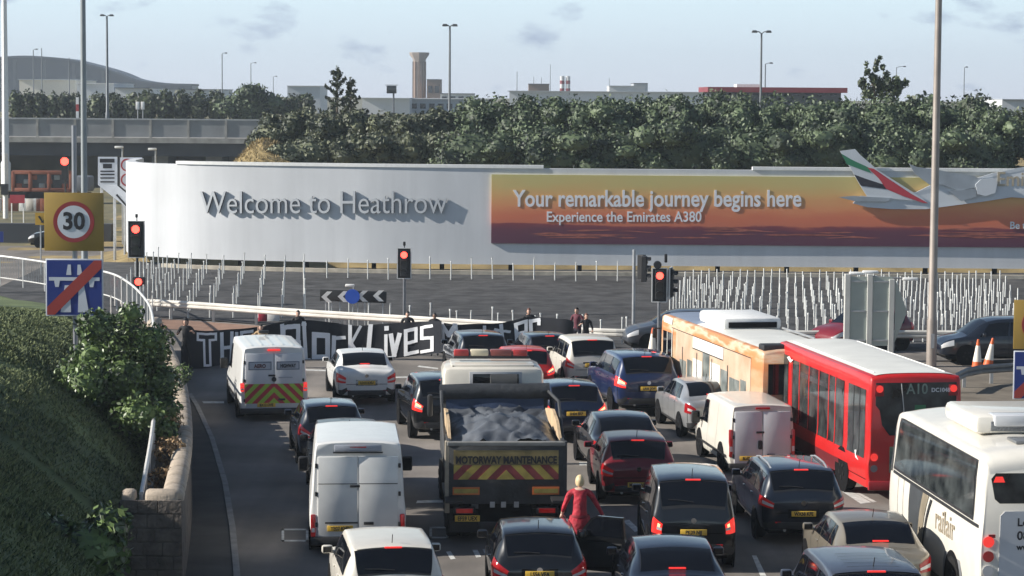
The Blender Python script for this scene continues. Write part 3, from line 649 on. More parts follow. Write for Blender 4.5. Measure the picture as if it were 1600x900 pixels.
for px,py in ((1341,428),(1362,426),(1424,437)):
    box('sign_lamp',(D(px,py,d).x-ox,.3,D(px,py,d).z),(.55,.25,.1),WHITEP,t,.03)
MB().tube([(D(1362,430,d).x-ox,0,za),(D(1424,437,d).x-ox,.3,D(1424,437,d).z)],.03,6).build('lamp_arm', STEEL, t)
# ---- height and lane signs by the tunnel road
d = 133; t = thing('lane_sign','tall white sign with black height limit text and an angled lane arrow','road sign',(D(175,300,d).x,d,0)); ox=t.location.x
def sp(name, pts, y, m_): MB().prism([(D(a,b,d).x-ox,D(a,b,d).z) for a,b in pts],.05,Matrix.Translation((0,y,0))).build(name,m_,t)
sp('white_panel',[(153,245),(183.5,245),(183.5,289),(206,309),(206,331),(153,289)],0,SIGNW); sp('dark_edge',[(183.5,245),(187,245),(187,290),(206,306),(206,309),(183.5,290)],-.01,SIGBLK)
sp('black_header',[(156,248),(179,248),(179,254),(156,254)],-.02,INK); sp('height_plate',[(161,256),(175,256),(175,263),(161,263)],-.02,INK)
for i,yy in enumerate((266.5,271.5,277,283)): sp('text_line',[(157,yy),(179,yy),(179,yy+2.2),(157,yy+2.2)],-.02,INK)
sp('arrow_line',[(181,305),(183,303),(199,321),(198,324)],-.02,INK)
for px in (158,178): MB().tube([(D(px,300,d).x-ox,.2,0),(D(px,300,d).x-ox,.2,D(px,250,d).z)],.08,8).build('post', STEEL, t)
d = 134.5; t = thing('restriction_sign','white sign with two round roundels half hidden behind the hoarding end','road sign',(D(203,300,d).x,d,0)); ox=t.location.x
sp('white_panel',[(187.5,246),(222,246),(222,316),(206,305),(187.5,290)],0,SIGNW)
for py in (258,281):
    c = D(199,py,d); disc('ring',(c.x-ox,-.03,c.z),.36,.03,SIGNR,t,24,.28)
for px in (186+8,216): MB().tube([(D(px,300,d).x-ox,.2,0),(D(px,300,d).x-ox,.2,D(px,250,d).z)],.08,8).build('post', STEEL, t)
for px,py in ((186,230),(238,233)):
    t = thing('gantry_lamp','small white lamp on a thin arm above the tunnel signs','street lamp',(D(px,py,150).x,150,0),0,'small lamps above the tunnel signs'); zz=D(px,py,150).z
    MB().tube([(.2,0,0),(.2,0,zz-.1)],.06,6).build('pole', STEEL, t); box('lamp_head',(0,0,zz),(.5,.3,.14),WHITEP,t,.03)
# ---- pedestrian railing on the bank
pr_ = thing('railing','pale metal pedestrian railing curving round the foot of the grass bank','railing',(RP[3].x,RP[3].y,0)); o_=pr_.location
pts = []; 
for i in range(len(RP)-1):
    for k in range(8):
        t_ = k/8; p0=RP[max(i-1,0)];p1=RP[i];p2=RP[i+1];p3=RP[min(i+2,len(RP)-1)]
        pts.append(.5*((2*p1)+(p2-p0)*t_+(2*p0-5*p1+4*p2-p3)*t_**2+(3*p1-p0-3*p2+p3)*t_**3))
pts.append(RP[-1]); RAILM = mat('railing_paint',(.62,.62,.60),.45,.1,.1,3)
MB().tube([p-o_ for p in pts],.045,8).build('top_rail', RAILM, pr_)
MB().tube([p-o_-Vector((0,0,.98)) for p in pts],.028,6).build('bottom_rail', RAILM, pr_)
acc=0; last=pts[0]; nxt=0; bal=[]; balacc=0
for a,b in zip(pts[:-1],pts[1:]):
    L_=(b-a).length; s=0
    while s < L_:
        p = a+(b-a)*(s/L_)
        if nxt <= 0: MB().tube([p-o_,p-o_-Vector((0,0,1.3))],.038,6).build('post', RAILM, pr_); nxt = 2.0
        bal.append(p); s += .125; nxt -= .125
mb = MB()
for p in bal: mb.box(p-o_-Vector((0,0,.5)),(.014,.014,.95))
mb.build('baluster_bars', STEEL, pr_)
# ---- crash barriers: W beam swept along a line
def barrier(name_label, pts, step=2.4, z=.62, m_=None):
    t = thing('crash_barrier', name_label, 'barrier', (pts[0].x,pts[0].y,0)); o_=t.location; prof=[(0,-.15),(-.05,-.10),(-.05,-.04),(0,0),(-.05,.04),(-.05,.10),(0,.15)]
    P=[Vector((p.x,p.y,0)) for p in pts]; vs=[]
    for i,p in enumerate(P):
        d_=(P[min(i+1,len(P)-1)]-P[max(i-1,0)]).normalized(); n=Vector((d_.y,-d_.x,0)); 
        for u,v in prof: vs.append(p+n*(-u)+Vector((0,0,z+v))-o_)
    k=len(prof); fs=[(i*k+j,i*k+j+1,(i+1)*k+j+1,(i+1)*k+j) for i in range(len(P)-1) for j in range(k-1)]
    MB().add(vs,fs,0,False).build('beam', m_ or RAILM, t); nxt=.3
    for a,b in zip(P[:-1],P[1:]):
        L_=(b-a).length; s=0
        while s<L_:
            if nxt<=0:
                p=a+(b-a)*(s/L_); d_=(b-a).normalized(); MB().box(p-o_+Vector((-d_.y*.12,d_.x*.12,z/2)),(.1,.12,z+.1)).build('post', STEEL, t); nxt=step
            s+=.1; nxt-=.1
    return t
xs_=np.linspace(V(190,467,.7).x, V(1010,518,.7).x, 40)
barrier('long white crash barrier behind the protest banners', [Vector((x,RAILY(x),0)) for x in xs_], 2.4, .62, mat('barrier_white',(.66,.64,.59),.5,.1,.15,1))
xs_=np.linspace(V(1105,518,.7).x, V(1790,525,.7).x, 30)
barrier('white crash barrier beyond the dark car and direction sign', [Vector((x,RAILY(x),0)) for x in xs_], 2.4, .62, mat('barrier_white',(.66,.64,.59),.5,.1,.15,1))
cb=[V(*p) for p in [(1492,590,.62),(1510,581,.62),(1535,576,.62),(1580,573,.62),(1700,571,.62)]]
barrier('short curved grey crash barrier with two traffic cones behind it', cb, 1.6, .6, mat('dull_steel',(.20,.205,.21),.5,.4,.15,2))
# raised verge on the right
vpoly=[V(1400,640,.1),V(1500,644,.1),V(1560,662,.1),V(1700,700,.1),V(1900,760,.1),V(1900,590,.1),V(1600,575,.1),V(1480,582,.1),V(1425,600,.1)]
mb=MB(); n=len(vpoly); mb.add([(p.x,p.y,-.02) for p in vpoly]+[(p.x,p.y,.1) for p in vpoly],[tuple(range(n,2*n))]+[(i,(i+1)%n,(i+1)%n+n,i+n) for i in range(n)])
o=mb.build('traffic_island', mat('island_paving',(.14,.115,.085),.95,0,.3,1,.3,20,col2=(.20,.17,.13))); o['kind']='structure'
def cone(px,py,label,tilt):
    B=V(px,py,0); t=thing('traffic_cone',label,'traffic cone',B); rot=Matrix.Rotation(tilt,3,'Y'); sc_=1.15
    def seg(name,a,b,m_):
        r=lambda z:.17*(1-z)+.035*z
        mb=MB().lathe([(r(a),a*.92),(r(b),b*.92)],seg=14); mb.v=[tuple(rot@Vector(v)*sc_+Vector((0,0,.04))) for v in mb.v]; mb.build(name,m_,t)
    OR=mat('cone_orange',(.62,.11,.02),.5,0,.1,4); WH=mat('cone_white_sleeve',(.75,.70,.62),.5,0,.1,4)
    mb=MB().box((0,0,.02),(.44,.44,.05),None,.015); mb.build('base',OR,t); seg('cone',0,.28,OR); seg('reflective_sleeve',.28,.80,WH); seg('tip',.80,1,OR)
cone(1526,580,'leaning orange and white traffic cone, nearer the lamp column',R(2)); cone(1543,577,'orange and white traffic cone leaning further, nearer the ochre sign',R(9)); cone(1019,560,'orange and white traffic cone beside the orange bus door',R(1))
# ---- marker posts on the gravel
random.seed(12); MP=mat('marker_post_white',(.64,.65,.63),.5,0,.12,3)
mp_me=MB().tube([(0,0,-.05),(0,0,.94)],.029,6).box((0,0,.94),(.06,.06,.06)).build('marker_post',MP); npost=0
def post(x,y,label,group):
    global npost
    if not (BX0-4 < x < 37): return
    p=mp_me if npost==0 else mp_me.copy()
    if npost: COL.objects.link(p)
    p.location=(x,y,isl_z(x,y)); p.rotation_euler=(random.gauss(0,.012),random.gauss(0,.014),random.random()*3); p.scale=(1,1,random.uniform(.85,1.15)); tag(p,label,'marker post',group); npost+=1
GA=('thin white marker post among the rows planted at the left end of the gravel','marker posts at the left end of the gravel'); GB=('thin white marker post among the dense rows planted behind the buses','marker posts behind the buses'); GC=('thin white marker post in the sparse line along the crash barrier','marker posts along the barrier'); GD=('thin white marker post in the sparse line under the hoarding middle','marker posts under the middle of the hoarding')
for i,px in enumerate([170,192,214,236,262,290,324,362,402,440,476]):      # columns run away towards the hoarding
    x0=D(px,480,99).x; dirx=(470-800)/3800
    for k in range(9 if px<420 else 8):
        y=100.5+k*2.9; x=x0+(y-99)*dirx
        if y<FB(min(max(x,BX0),BX1))-.8: post(x+random.gauss(0,.02),y,*GA)
for px in range(505,1000,33):
    x=D(px,490,94).x; post(x,RAILY(x)+.8+random.random()*1.2,*GC)
    x=D(px,420,116).x; post(x,FB(x)-2.6-random.random(),*GD)
    if px>680 and px%2: post(D(px+9,480,93).x,RAILY(D(px+9,480,93).x)+2.2,*GC)
cols=[px for px in range(1036,1640,15)]
plist=[]
for i,px in enumerate(cols):
    x0=D(px,480,93).x; dirx=(1225-800)/3800
    for k in range(8):
        y=92.3+k*3.05; x=x0+(y-93)*dirx
        if y<FB(min(max(x,BX0),BX1))-.8: plist.append((y,x+random.gauss(0,.02)))
plist.sort(); rest=MB()
for y,x in plist:
    if npost<298: post(x,y,*GB)
    elif BX0<x<37: z=isl_z(x,y); rest.tube([(x,y,z-.05),(x+random.gauss(0,.02),y,z+random.uniform(.8,1.0))],.029,5)
o=rest.build('far_marker_posts',MP); o['kind']='stuff'
# ---- road markings
mb=MB()
def mark(pts): mb.add([(p.x,p.y,-.016) for p in [V(a,b,-.016) for a,b in pts]],[tuple(range(len(pts)))])
def frame(cx,cy,w_,h_,t_):
    mark([(cx-w_,cy-h_),(cx+w_,cy-h_),(cx+w_,cy-h_+t_*.6),(cx-w_,cy-h_+t_*.6)]); mark([(cx-w_,cy+h_-t_*.6),(cx+w_,cy+h_-t_*.6),(cx+w_,cy+h_),(cx-w_,cy+h_)])
    mark([(cx-w_,cy-h_),(cx-w_+t_,cy-h_),(cx-w_+t_,cy+h_),(cx-w_,cy+h_)]); mark([(cx+w_-t_,cy-h_),(cx+w_,cy-h_),(cx+w_,cy+h_),(cx+w_-t_,cy+h_)])
frame(461,836,21,10,4); frame(686,832,15,9,4)
mark([(316,627),(350,627),(350,630),(318,630)]); mark([(697,862),(704,861),(712,873),(704,874)]); mark([(738,859),(746,859),(752,870),(744,871)]); mark([(754,858),(761,858),(768,869),(760,870)])
mark([(1175,868),(1182,868),(1200,905),(1190,905)]); mark([(973,814),(983,812),(1001,829),(992,831)]); mark([(905,722),(935,722),(935,727),(905,727)]); mark([(652,782),(692,781),(692,785),(650,786)])
mark([(1316,768),(1330,767),(1362,785),(1345,787)]); mark([(1336,770),(1341,769),(1370,784),(1364,785)]); mark([(570,590),(640,588),(640,590),(570,592)]); mark([(430,575),(560,580),(560,582),(430,577)]); mark([(655,571),(685,575),(684,577),(652,573)])
o=mb.build('lane_marking', ROADW); o['kind']='structure'
# ---- far left: road works under the bridge
ORG=mat('works_orange',(.30,.095,.05),.6,0,.2,1); d=205; t=thing('works_truck','open orange-framed works machine standing under the bridge','truck',(D(64,300,d).x,d,0)); ox=t.location.x; k=d/3800
w_=46*k*2; zt_=D(64,268,d).z; z0=D(64,300,d).z
box('body',(0,1.5,(zt_+z0)/2),(w_,1.6,zt_-z0-.3),mat_board('works_dark',(.06,.065,.07)),t,.08)
for z_ in (z0+.15,zt_-.1): box('frame_beam',(0,.6,z_),(w_,.3,.32),ORG,t,.03)
for x_ in (-w_*.49,-w_*.2,w_*.12,w_*.49): box('frame_post',(x_,.6,(zt_+z0)/2),(.3,.3,zt_-z0),ORG,t,.03)
for i_ in range(7): box('machine_part',(-w_*.4+i_*w_*.13,.8,z0+.5+.35*((i_*7)%3)),(.5,.4,.4),mat_board('works_pale',(.3,.33,.33)) if i_%2 else ORG,t,.06)
for a,b in (): box('side_panel',((D(a,280,d).x+D(b,280,d).x)/2-ox,-.03,D(60,279,d).z),((b-a)*k,.08,20*k),GLASS,t)
box('cab',(w_/2+.9,1.2,z0+.7),(1.5,2.0,1.3),mat('works_grey',(.16,.17,.19),.5,0,.1,1),t,.15); box('chassis',(0.4,1.2,z0-.35),(w_+2,2.0,.6),DARK,t)
for x in (-w_*.35,w_*.2,w_/2+.8): MB().lathe([(.5,-.15),(.5,.15)],(x,.3,.5),'y',14).build('wheel',TYRE,t)
d=190
for i,(px,lab) in enumerate(((8,'long orange and white works barrier at the frame edge under the bridge'),(70,'orange and white works barrier in front of the orange works vehicle'))):
    t=thing('works_barrier',lab,'barrier',(D(px+22,318,d).x,d,0)); 
    for j in range(4): box('barrier_panel',(-2+j*1.3,0,.55),(1.2,.3,1.0),ORG if j%2 else WHITEP,t,.05)
t=thing('works_sign','red works sign on white legs on the closed road','road sign',(D(27,312,165).x,165,0)); zz=D(27,311,165).z
MB().prism([(-.5,zz-.28),(.5,zz-.28),(.5,zz+.28),(-.5,zz+.28)],.04).build('red_board',mat_board('works_red',(.5,.05,.07)),t)
for x in (-.4,.4): MB().tube([(x,.1,0),(x,.1,zz)],.05,6).build('leg',WHITEP,t)
t=thing('warning_sign','small yellow sign with black arrow left of the speed limit sign','road sign',(D(63,342,120).x,120,0)); zz=D(63,342,120).z
box('yellow_board',(0,0,zz),(.5,.04,.6),mat_board('works_yellow',(.62,.36,.04)),t); MB().prism([(-.12,zz+.12),(-.02,zz+.16),(.12,zz-.1),(.16,zz-.04),(.17,zz-.2),(.02,zz-.17),(.06,zz-.13)],.01,Matrix.Translation((0,-.035,0))).build('arrow',INK,t); MB().tube([(0,.05,0),(0,.05,zz)],.04,6).build('post',STEEL,t)
t=thing('information_sign','blue sign cut off by the frame edge beside the closed road','road sign',(D(-3,370,125).x,125,0)); zz=D(0,370,125).z
box('blue_board',(0,0,zz),(.55,.04,.55),SIGNB,t); MB().tube([(0,.05,0),(0,.05,zz)],.05,6).build('post',STEEL,t)
t=thing('signal_mast','white mast with a red lamp against the dark bridge opening','traffic light',(D(8,240,180).x,180,0)); zz=D(8,240,180).z
MB().tube([(0,0,0),(0,0,zz)],.2,8).build('mast',WHITEP,t); box('control_box',(0,-.25,zz*.45),(.5,.3,.8),SIGBLK,t)
t=thing('traffic_light','distant red traffic light against the dark bridge opening','traffic light',(D(102,252,185).x,185,0)); zz=D(102,252,185).z
MB().tube([(0,0,0),(0,0,zz)],.08,6).build('pole',SIGBLK,t); box('signal_head',(0,-.1,zz-.6),(.5,.3,1.6),SIGBLK,t); disc('lens',(0,-.28,zz),.3,.04,LREDON,t)
# spoil heap and dry slope left of the hoarding
rows=[]
for j in range(14):
    y=131+j*1.3; r=[]
    for i in range(20):
        x=D(150,380,131).x+i*.62; q=math.sin(math.pi*j/13)*min(1,max(0,i/9))*min(1,(19-i)/3+.2); r.append((x,y,-.05+2.0*q+.15*mnoise.noise(Vector((x,y,0)))*q))
    rows.append(r)
grid('dry_mound', rows, DRYG)
box('retaining_wall',(0,0,0),(1,1,1),BRD); o=bpy.data.objects['retaining_wall']; a=D(-40,330,152); b=D(150,330,152); o.location=((a.x+b.x)/2+1,152,.55); o.scale=(b.x-a.x,1.0,1.2); tag(o,'low dark retaining wall along the closed road under the bridge','wall')

# parked car and small things at the far left
t=thing('marker_pole','thin red and white banded pole behind the bridge parapet','pole',(D(121,170,250).x,250,6)); h=D(121,152,250).z-6
for i in range(4): box('band',(0,0,h*(i+.5)/4),(.28,.28,h/4),WHITEP if i%2 else mat_board('pole_red',(.4,.05,.05)),t)
for px in (215,223):
    t=thing('traffic_sign','small white sign on a short post behind the bridge parapet','road sign',(D(px,170,251).x,251,6),0,'small white signs behind the bridge parapet'); z_=D(px,165,251).z-6; MB().tube([(0,.06,0),(0,.06,z_)],.06,6).build('post',STEEL,t); box('board',(0,0,z_),(.38,.05,.8),WHITEP,t,.02)
# ================================================================== vegetation
LEAF_D=mat('hedge_leaf',(.020,.040,.022),.6,0,.4,.5,col2=(.115,.155,.078),island=True)
LEAF_P=mat('scrub_leaf',(.040,.058,.034),.6,0,.4,.5,col2=(.15,.165,.095),island=True)
LEAF_G=mat('glossy_leaf',(.022,.052,.018),.45,0,.4,1.2,col2=(.14,.21,.065),island=True,spec=.5)
LEAF_C=mat('conifer_leaf',(.018,.034,.020),.6,0,.4,.5,col2=(.065,.085,.045),island=True)
LEAF_L=mat('clipped_leaf',(.016,.028,.012),.6,0,.4,.4,col2=(.075,.10,.04),island=True)
BARK=mat('bark',(.09,.07,.05),.9,0,.3,4)
DRYL=mat('dry_leaf',(.16,.09,.04),.8,0,.4,2,col2=(.40,.27,.14),island=True)
def leaf_quads(P,Nrm,size,rs,asp=.5,jit=.8):
    n=len(P); Nn=Nrm+rs.normal(0,jit,(n,3)); Nn/=np.linalg.norm(Nn,axis=1)[:,None]+1e-9
    T=np.cross(Nn,rs.normal(0,1,(n,3))); T/=np.linalg.norm(T,axis=1)[:,None]+1e-9; B=np.cross(Nn,T); s=(size*rs.uniform(.55,1.35,n))[:,None]
    return np.stack([P-T*s,P-B*s*asp,P+T*s,P+B*s*asp],1)
def lobes_leaves(lobes,n,size,seed,asp=.55,jit=.8,shell=.35):
    rs=np.random.RandomState(seed); vol=np.array([l[3]*l[4]*l[5] for l in lobes])**(2/3); vol/=vol.sum(); Q=[]
    for l,vv in zip(lobes,vol):
        k=int(n*vv)+1; d=rs.normal(0,1,(k,3)); d/=np.linalg.norm(d,axis=1)[:,None]; rad=1-shell*rs.rand(k)**2+rs.normal(0,.06,k)
        rr=np.array([[l[3],l[4],l[5]]]); P=np.array([[l[0],l[1],l[2]]])+d*rr*rad[:,None]; Q.append(leaf_quads(P,d,np.full(k,size),rs,asp,jit))
    return np.concatenate(Q)
def core_mesh(lobes,f=.78):
    mb=MB()
    for l in lobes:
        bm=bmesh.new(); bmesh.ops.create_icosphere(bm,subdivisions=2,radius=1); bm.verts.index_update()
        vs=[]
        for v in bm.verts:
            k=f*(1+.22*mnoise.noise(v.co*2.3+Vector((l[0],l[1],l[2])))); vs.append((l[0]+v.co.x*l[3]*k,l[1]+v.co.y*l[4]*k,l[2]+v.co.z*l[5]*k))
        mb.add(vs,[[v.index for v in f_.verts] for f_ in bm.faces]); bm.free()
    return mb
def plant(name,label,cat,loc,lobes,n,size,seed,lm,group=None,trunk=None,crown='foliage',core=True,asp=.55,jit=.8,shell=.35):
    t=thing(name,label,cat,loc,0,group); c=quadmesh(crown,lobes_leaves(lobes,n,size,seed,asp,jit,shell),lm,t)
    if core: core_mesh(lobes,core if core is not True else .78).build('inner_branches',lm,c)
    if trunk:
        mb=MB(); r,h=trunk; mb.tube([(0,0,-.2),(.03,.02,h*.5),(0,0,h)],[r,r*.8,r*.5],8); rr=random.Random(seed)
        for l in lobes[:5]: mb.tube([(0,0,h*.55),(l[0]*.5,l[1]*.5,(h+l[2])/2),(l[0],l[1],l[2])],[r*.5,r*.35,r*.15],6)
        mb.build('trunk',BARK,t)
    return t
def bush_lobes(seed,w_,h_,dp,n=9):
    r=random.Random(seed); L_=[(0,0,h_*.48,w_*.5,dp*.5,h_*.48)]
    for i in range(n):
        L_.append((r.uniform(-.42,.42)*w_,r.uniform(-.5,.15)*dp,h_*r.uniform(.25,.80),w_*r.uniform(.16,.30),dp*r.uniform(.18,.3),h_*r.uniform(.14,.24)))
    return L_
rr=random.Random(77)
tops=[(735,158),(775,148),(830,146),(885,147),(940,144),(995,145),(1050,146),(1105,142),(1160,143),(1215,145),(1270,147),(1325,150),(1380,146),(1432,148),(1485,152),(1535,158)]
for i,(px,py) in enumerate(tops):
    d=146+rr.uniform(-2,2); T=D(px,py+rr.uniform(-3,3),d); g=5.0; h=T.z-g
    plant('hedge_bush','dense dark green bush, one of the tall unclipped hedge behind the orange advert','bush',(T.x,d,g-.3),bush_lobes(i,3.3*rr.uniform(.95,1.2),h+.35,4.2,13),6800,.125,i,LEAF_D,'tall hedge bushes behind the advert')
for i,(px,py) in enumerate([(740,200),(850,195),(960,198),(1070,192),(1180,197),(1290,195),(1400,198),(1500,205)]):
    d=141; T=D(px,py,d); plant('low_bush','low dark bush filling the foot of the tall hedge','bush',(T.x,d,4.2),bush_lobes(60+i,4.9,T.z-4.0,3.0,12),5200,.12,60+i,LEAF_D,'low bushes along the hedge foot')
for i,(px,py) in enumerate([(428,182),(470,172),(515,176),(560,173),(605,176),(650,180),(692,172)]):
    d=147+rr.uniform(-2,2); T=D(px,py,d); plant('scrub_bush','loose grey-green scrub bush on the bank behind the welcome lettering','bush',(T.x,d,5.1),bush_lobes(30+i,2.6,T.z-4.9,3.2,9),3200,.13,30+i,LEAF_P,'grey green scrub behind the welcome lettering')
for i,(px,py) in enumerate([(480,222),(560,215),(640,214),(700,210)]):
    d=142; T=D(px,py,d); plant('scrub_bush','low dark scrub bush right behind the top edge of the hoarding','bush',(T.x,d,4.6),bush_lobes(45+i,4.0,T.z-4.3,2.4,9),3000,.13,45+i,LEAF_P,'low scrub at the top edge of the hoarding')
# pointed loose conifer
def conifer(px,pyt,d,g,w_,label,seed,n=2600):
    T=D(px,pyt,d); h=T.z-g; r=random.Random(seed); rs=np.random.RandomState(seed); t=thing('conifer',label,'tree',(T.x,d,g)); mb=MB(); mb.tube([(0,0,-.2),(0,0,h*.97)],[.14,.015],8); Q=[]; nb=40
    for k in range(nb):
        f=k/nb; z=h*(.10+.86*f); a=k*2.4+r.uniform(-.4,.4); ln=w_*(1-f)**.8*r.uniform(.55,1.15)+.15; P=[]
        c=Vector((math.cos(a),math.sin(a),0)); pts=[Vector((0,0,z)),Vector((0,0,z+ln*.10))+c*ln*.5,Vector((0,0,z+ln*.62))+c*ln]; mb.tube(pts,[.03,.02,.008],4)
        m_=n//nb; qs=rs.uniform(.25,1.05,m_)
        P=np.array([(pts[0]*(1-q)**2+pts[1]*2*q*(1-q)+pts[2]*q*q) for q in qs])+rs.normal(0,.055,(m_,3)); dirs=np.array([c*.8+Vector((0,0,.7))]*m_)
        N_=np.cross(dirs,rs.normal(0,1,(m_,3))); Q.append(leaf_quads(P,N_,np.full(m_,.15),rs,.35,.35))
    top=np.array([(0,0,h*q) for q in rs.uniform(.8,1.0,60)])+rs.normal(0,.05,(60,3)); Q.append(leaf_quads(top,rs.normal(0,1,top.shape),np.full(60,.12),rs,.4,.8))
    mb.build('trunk',BARK,t); quadmesh('foliage',np.concatenate(Q),LEAF_C,t)
conifer(527,104,158,4.5,1.7,'ragged dark conifer rising left of the flared tower',5,1900); conifer(548,121,160,4.5,1.2,'smaller dark conifer touching the ragged tall one',6,1200)
# leggy tree above the hedge
T=D(1378,90,150); g_=4.8; LB=[]
for px,py,r_ in [(1357,145,.55),(1375,140,.62),(1395,143,.6),(1350,128,.30),(1353,112,.24),(1354,100,.18),(1362,122,.28),(1368,108,.2),(1372,97,.22),(1374,90,.15),(1381,106,.2),(1386,117,.26),(1345,130,.22),(1398,128,.34),(1405,134,.36),(1415,130,.28),(1385,130,.42),(1370,128,.4)]:
    p=D(px,py,150); LB.append((p.x-T.x,rr.uniform(-.4,.4),p.z-g_,r_*.85,r_*.85,r_*1.05))
plant('tree','leggy pale green tree with two upright shoots above the hedge','tree',(T.x,150,g_),LB,2600,.12,21,mat('pale_tree_leaf',(.025,.045,.022),.5,0,.4,.5,col2=(.12,.15,.065),island=True),None,(.14,4.2),'crown',core=False,shell=.9)
T=D(1436,140,148); plant('shrub','rounded dark shrub right of the leggy tree above the hedge','bush',(T.x,148,4.8),bush_lobes(91,2.6,T.z-4.8,2.5,7),1500,.17,91,LEAF_C)
T=D(1528,138,147); plant('shrub','dark rounded conifer at the end of the tall hedge','bush',(T.x,147,4.8),bush_lobes(92,3.0,T.z-4.8,2.6,8),2000,.16,92,LEAF_C)
T=D(1566,178,150); plant('shrub','dark bush sloping down at the far end of the hedge','bush',(T.x,150,4.0),bush_lobes(93,2.6,T.z-4.0,3,7),1800,.18,93,LEAF_D)
T=D(1592,170,175); plant('shrub','pale clipped bush beside the white building at the frame edge','bush',(T.x,175,4.4),bush_lobes(94,2.6,T.z-4.2,2.6,6),1800,.18,94,LEAF_L)
# clipped hedge behind the bridge, one block per gap
for i,(pa,pb,py) in enumerate([(16,72,142),(74,128,145),(138,222,146),(216,352,141)]):
    d=268; A,B=D(pa,py,d),D(pb,py,d); w_=B.x-A.x; g=6.0; h=A.z-g; nl=max(3,int(w_/1.6)); L_=[(-w_/2+w_*(k+.5)/nl,0,h*.5,w_/nl*.62,1.6,h*.52) for k in range(nl)]
    lab=['clipped square hedge block nearest the white mast behind the bridge','clipped hedge block left of the white lamp column','clipped hedge block between the lamp column and the twin lamp','longest clipped hedge block ending at the round tree'][i]
    plant('clipped_hedge',lab,'hedge',((A.x+B.x)/2,d,g),L_,int(900*w_/3),.24,110+i,LEAF_L,None,None)
T=D(393,131,262); plant('tree','big round dark tree beside the clipped hedge behind the bridge','tree',(T.x,262,6),bush_lobes(120,5.9,T.z-6,5,10),4200,.24,120,LEAF_D,None,(.2,2),'crown')
T=D(464,144,262); plant('tree','small round clipped tree in front of the grey office block','tree',(T.x,262,6),bush_lobes(121,3.4,T.z-6,3,6),2000,.22,121,LEAF_L,None,(.15,1.5),'crown')
# big glossy shrub on the grass bank
def bank_base(px,py,d): p=D(px,py,d); return p
SL=[]; rr=random.Random(5)
for (px,py,r) in [(190,590,.75),(150,560,.6),(120,590,.55),(230,560,.55),(250,600,.5),(165,640,.65),(215,650,.6),(110,630,.42),(190,685,.45),(160,690,.35),(225,700,.4),(255,675,.35),(120,655,.4),(240,530,.42),(195,520,.5),(258,640,.4),(150,510,.45),(205,490,.3),(135,600,.6)]:
    p=D(px,py,54+rr.uniform(-.9,.9)); SL.append((p.x,p.y,p.z,r,r*.9,r*.85))
c=D(185,660,54); SL=[(a-c.x,b-c.y,z-1.9,r1,r2,r3) for a,b,z,r1,r2,r3 in SL]
t=plant('bank_shrub','large glossy dark green shrub spilling down the grass bank to the wall','bush',(c.x,c.y,1.9),SL,13000,.062,200,LEAF_G,None,(.07,1.2),'foliage',.70,.5,.9,.45)
c=D(140,875,36); plant('bank_shrub','dark low shrub at the bottom of the bank beside the wall end','bush',(c.x,36,c.z-.3),[(0,0,.4,.6,.5,.5),(-.6,0,.55,.5,.5,.45),(.25,.3,.7,.35,.4,.4)],1500,.07,203,LEAF_G)
# yellow-green sprigs and dry plants between railing and wall
for i,(px,py,d,h,lm,lab) in enumerate([(262,700,51,.55,DRYL,'tuft of dry brown plants behind the wall, below the shrub'),(250,752,48,.6,DRYL,'tuft of dry orange-brown plants near the wall end'),(262,660,54,.5,DRYL,'tuft of dry reddish plants under the shrub'),(240,545,70,.7,LEAF_G,'leafy climber spilling over the pale coping, upper clump'),(276,585,63,.6,LEAF_G,'leafy climber spilling over the pale coping, lower clump')]):
    p=D(px,py,d); plant('wall_plant',lab,'plant',(p.x,d,p.z-h*.6),[(0,0,h*.5,h*.55,h*.6,h*.55),(.15,.3,h*.6,h*.35,h*.4,h*.4)],420,.06,220+i,lm,None,None,'foliage',False,.35)

# dry grass tufts on the mound: stuff
rs=np.random.RandomState(9); Q=[]; mq=D(418,226,146)
for i in range(5200):
    x=mq.x+rs.normal(0,2.2)-.3; y=rs.uniform(131,148); z=emb_z(x,y); h=rs.uniform(.04,.18); a=rs.rand()*3.14; b=.03; l=rs.normal(0,.12,2); dx,dy=math.cos(a)*b,math.sin(a)*b
    Q.append(((x-dx,y-dy,z-.03),(x+dx,y+dy,z-.03),(x+l[0]+dx*.3,y+l[1],z+h),(x+l[0]-dx*.3,y+l[1],z+h)))
o=quadmesh('dry_grass_tufts',Q,mat('dry_blades',(.22,.165,.07),.8,0,.4,1,col2=(.42,.32,.15),island=True)); o['kind']='stuff'
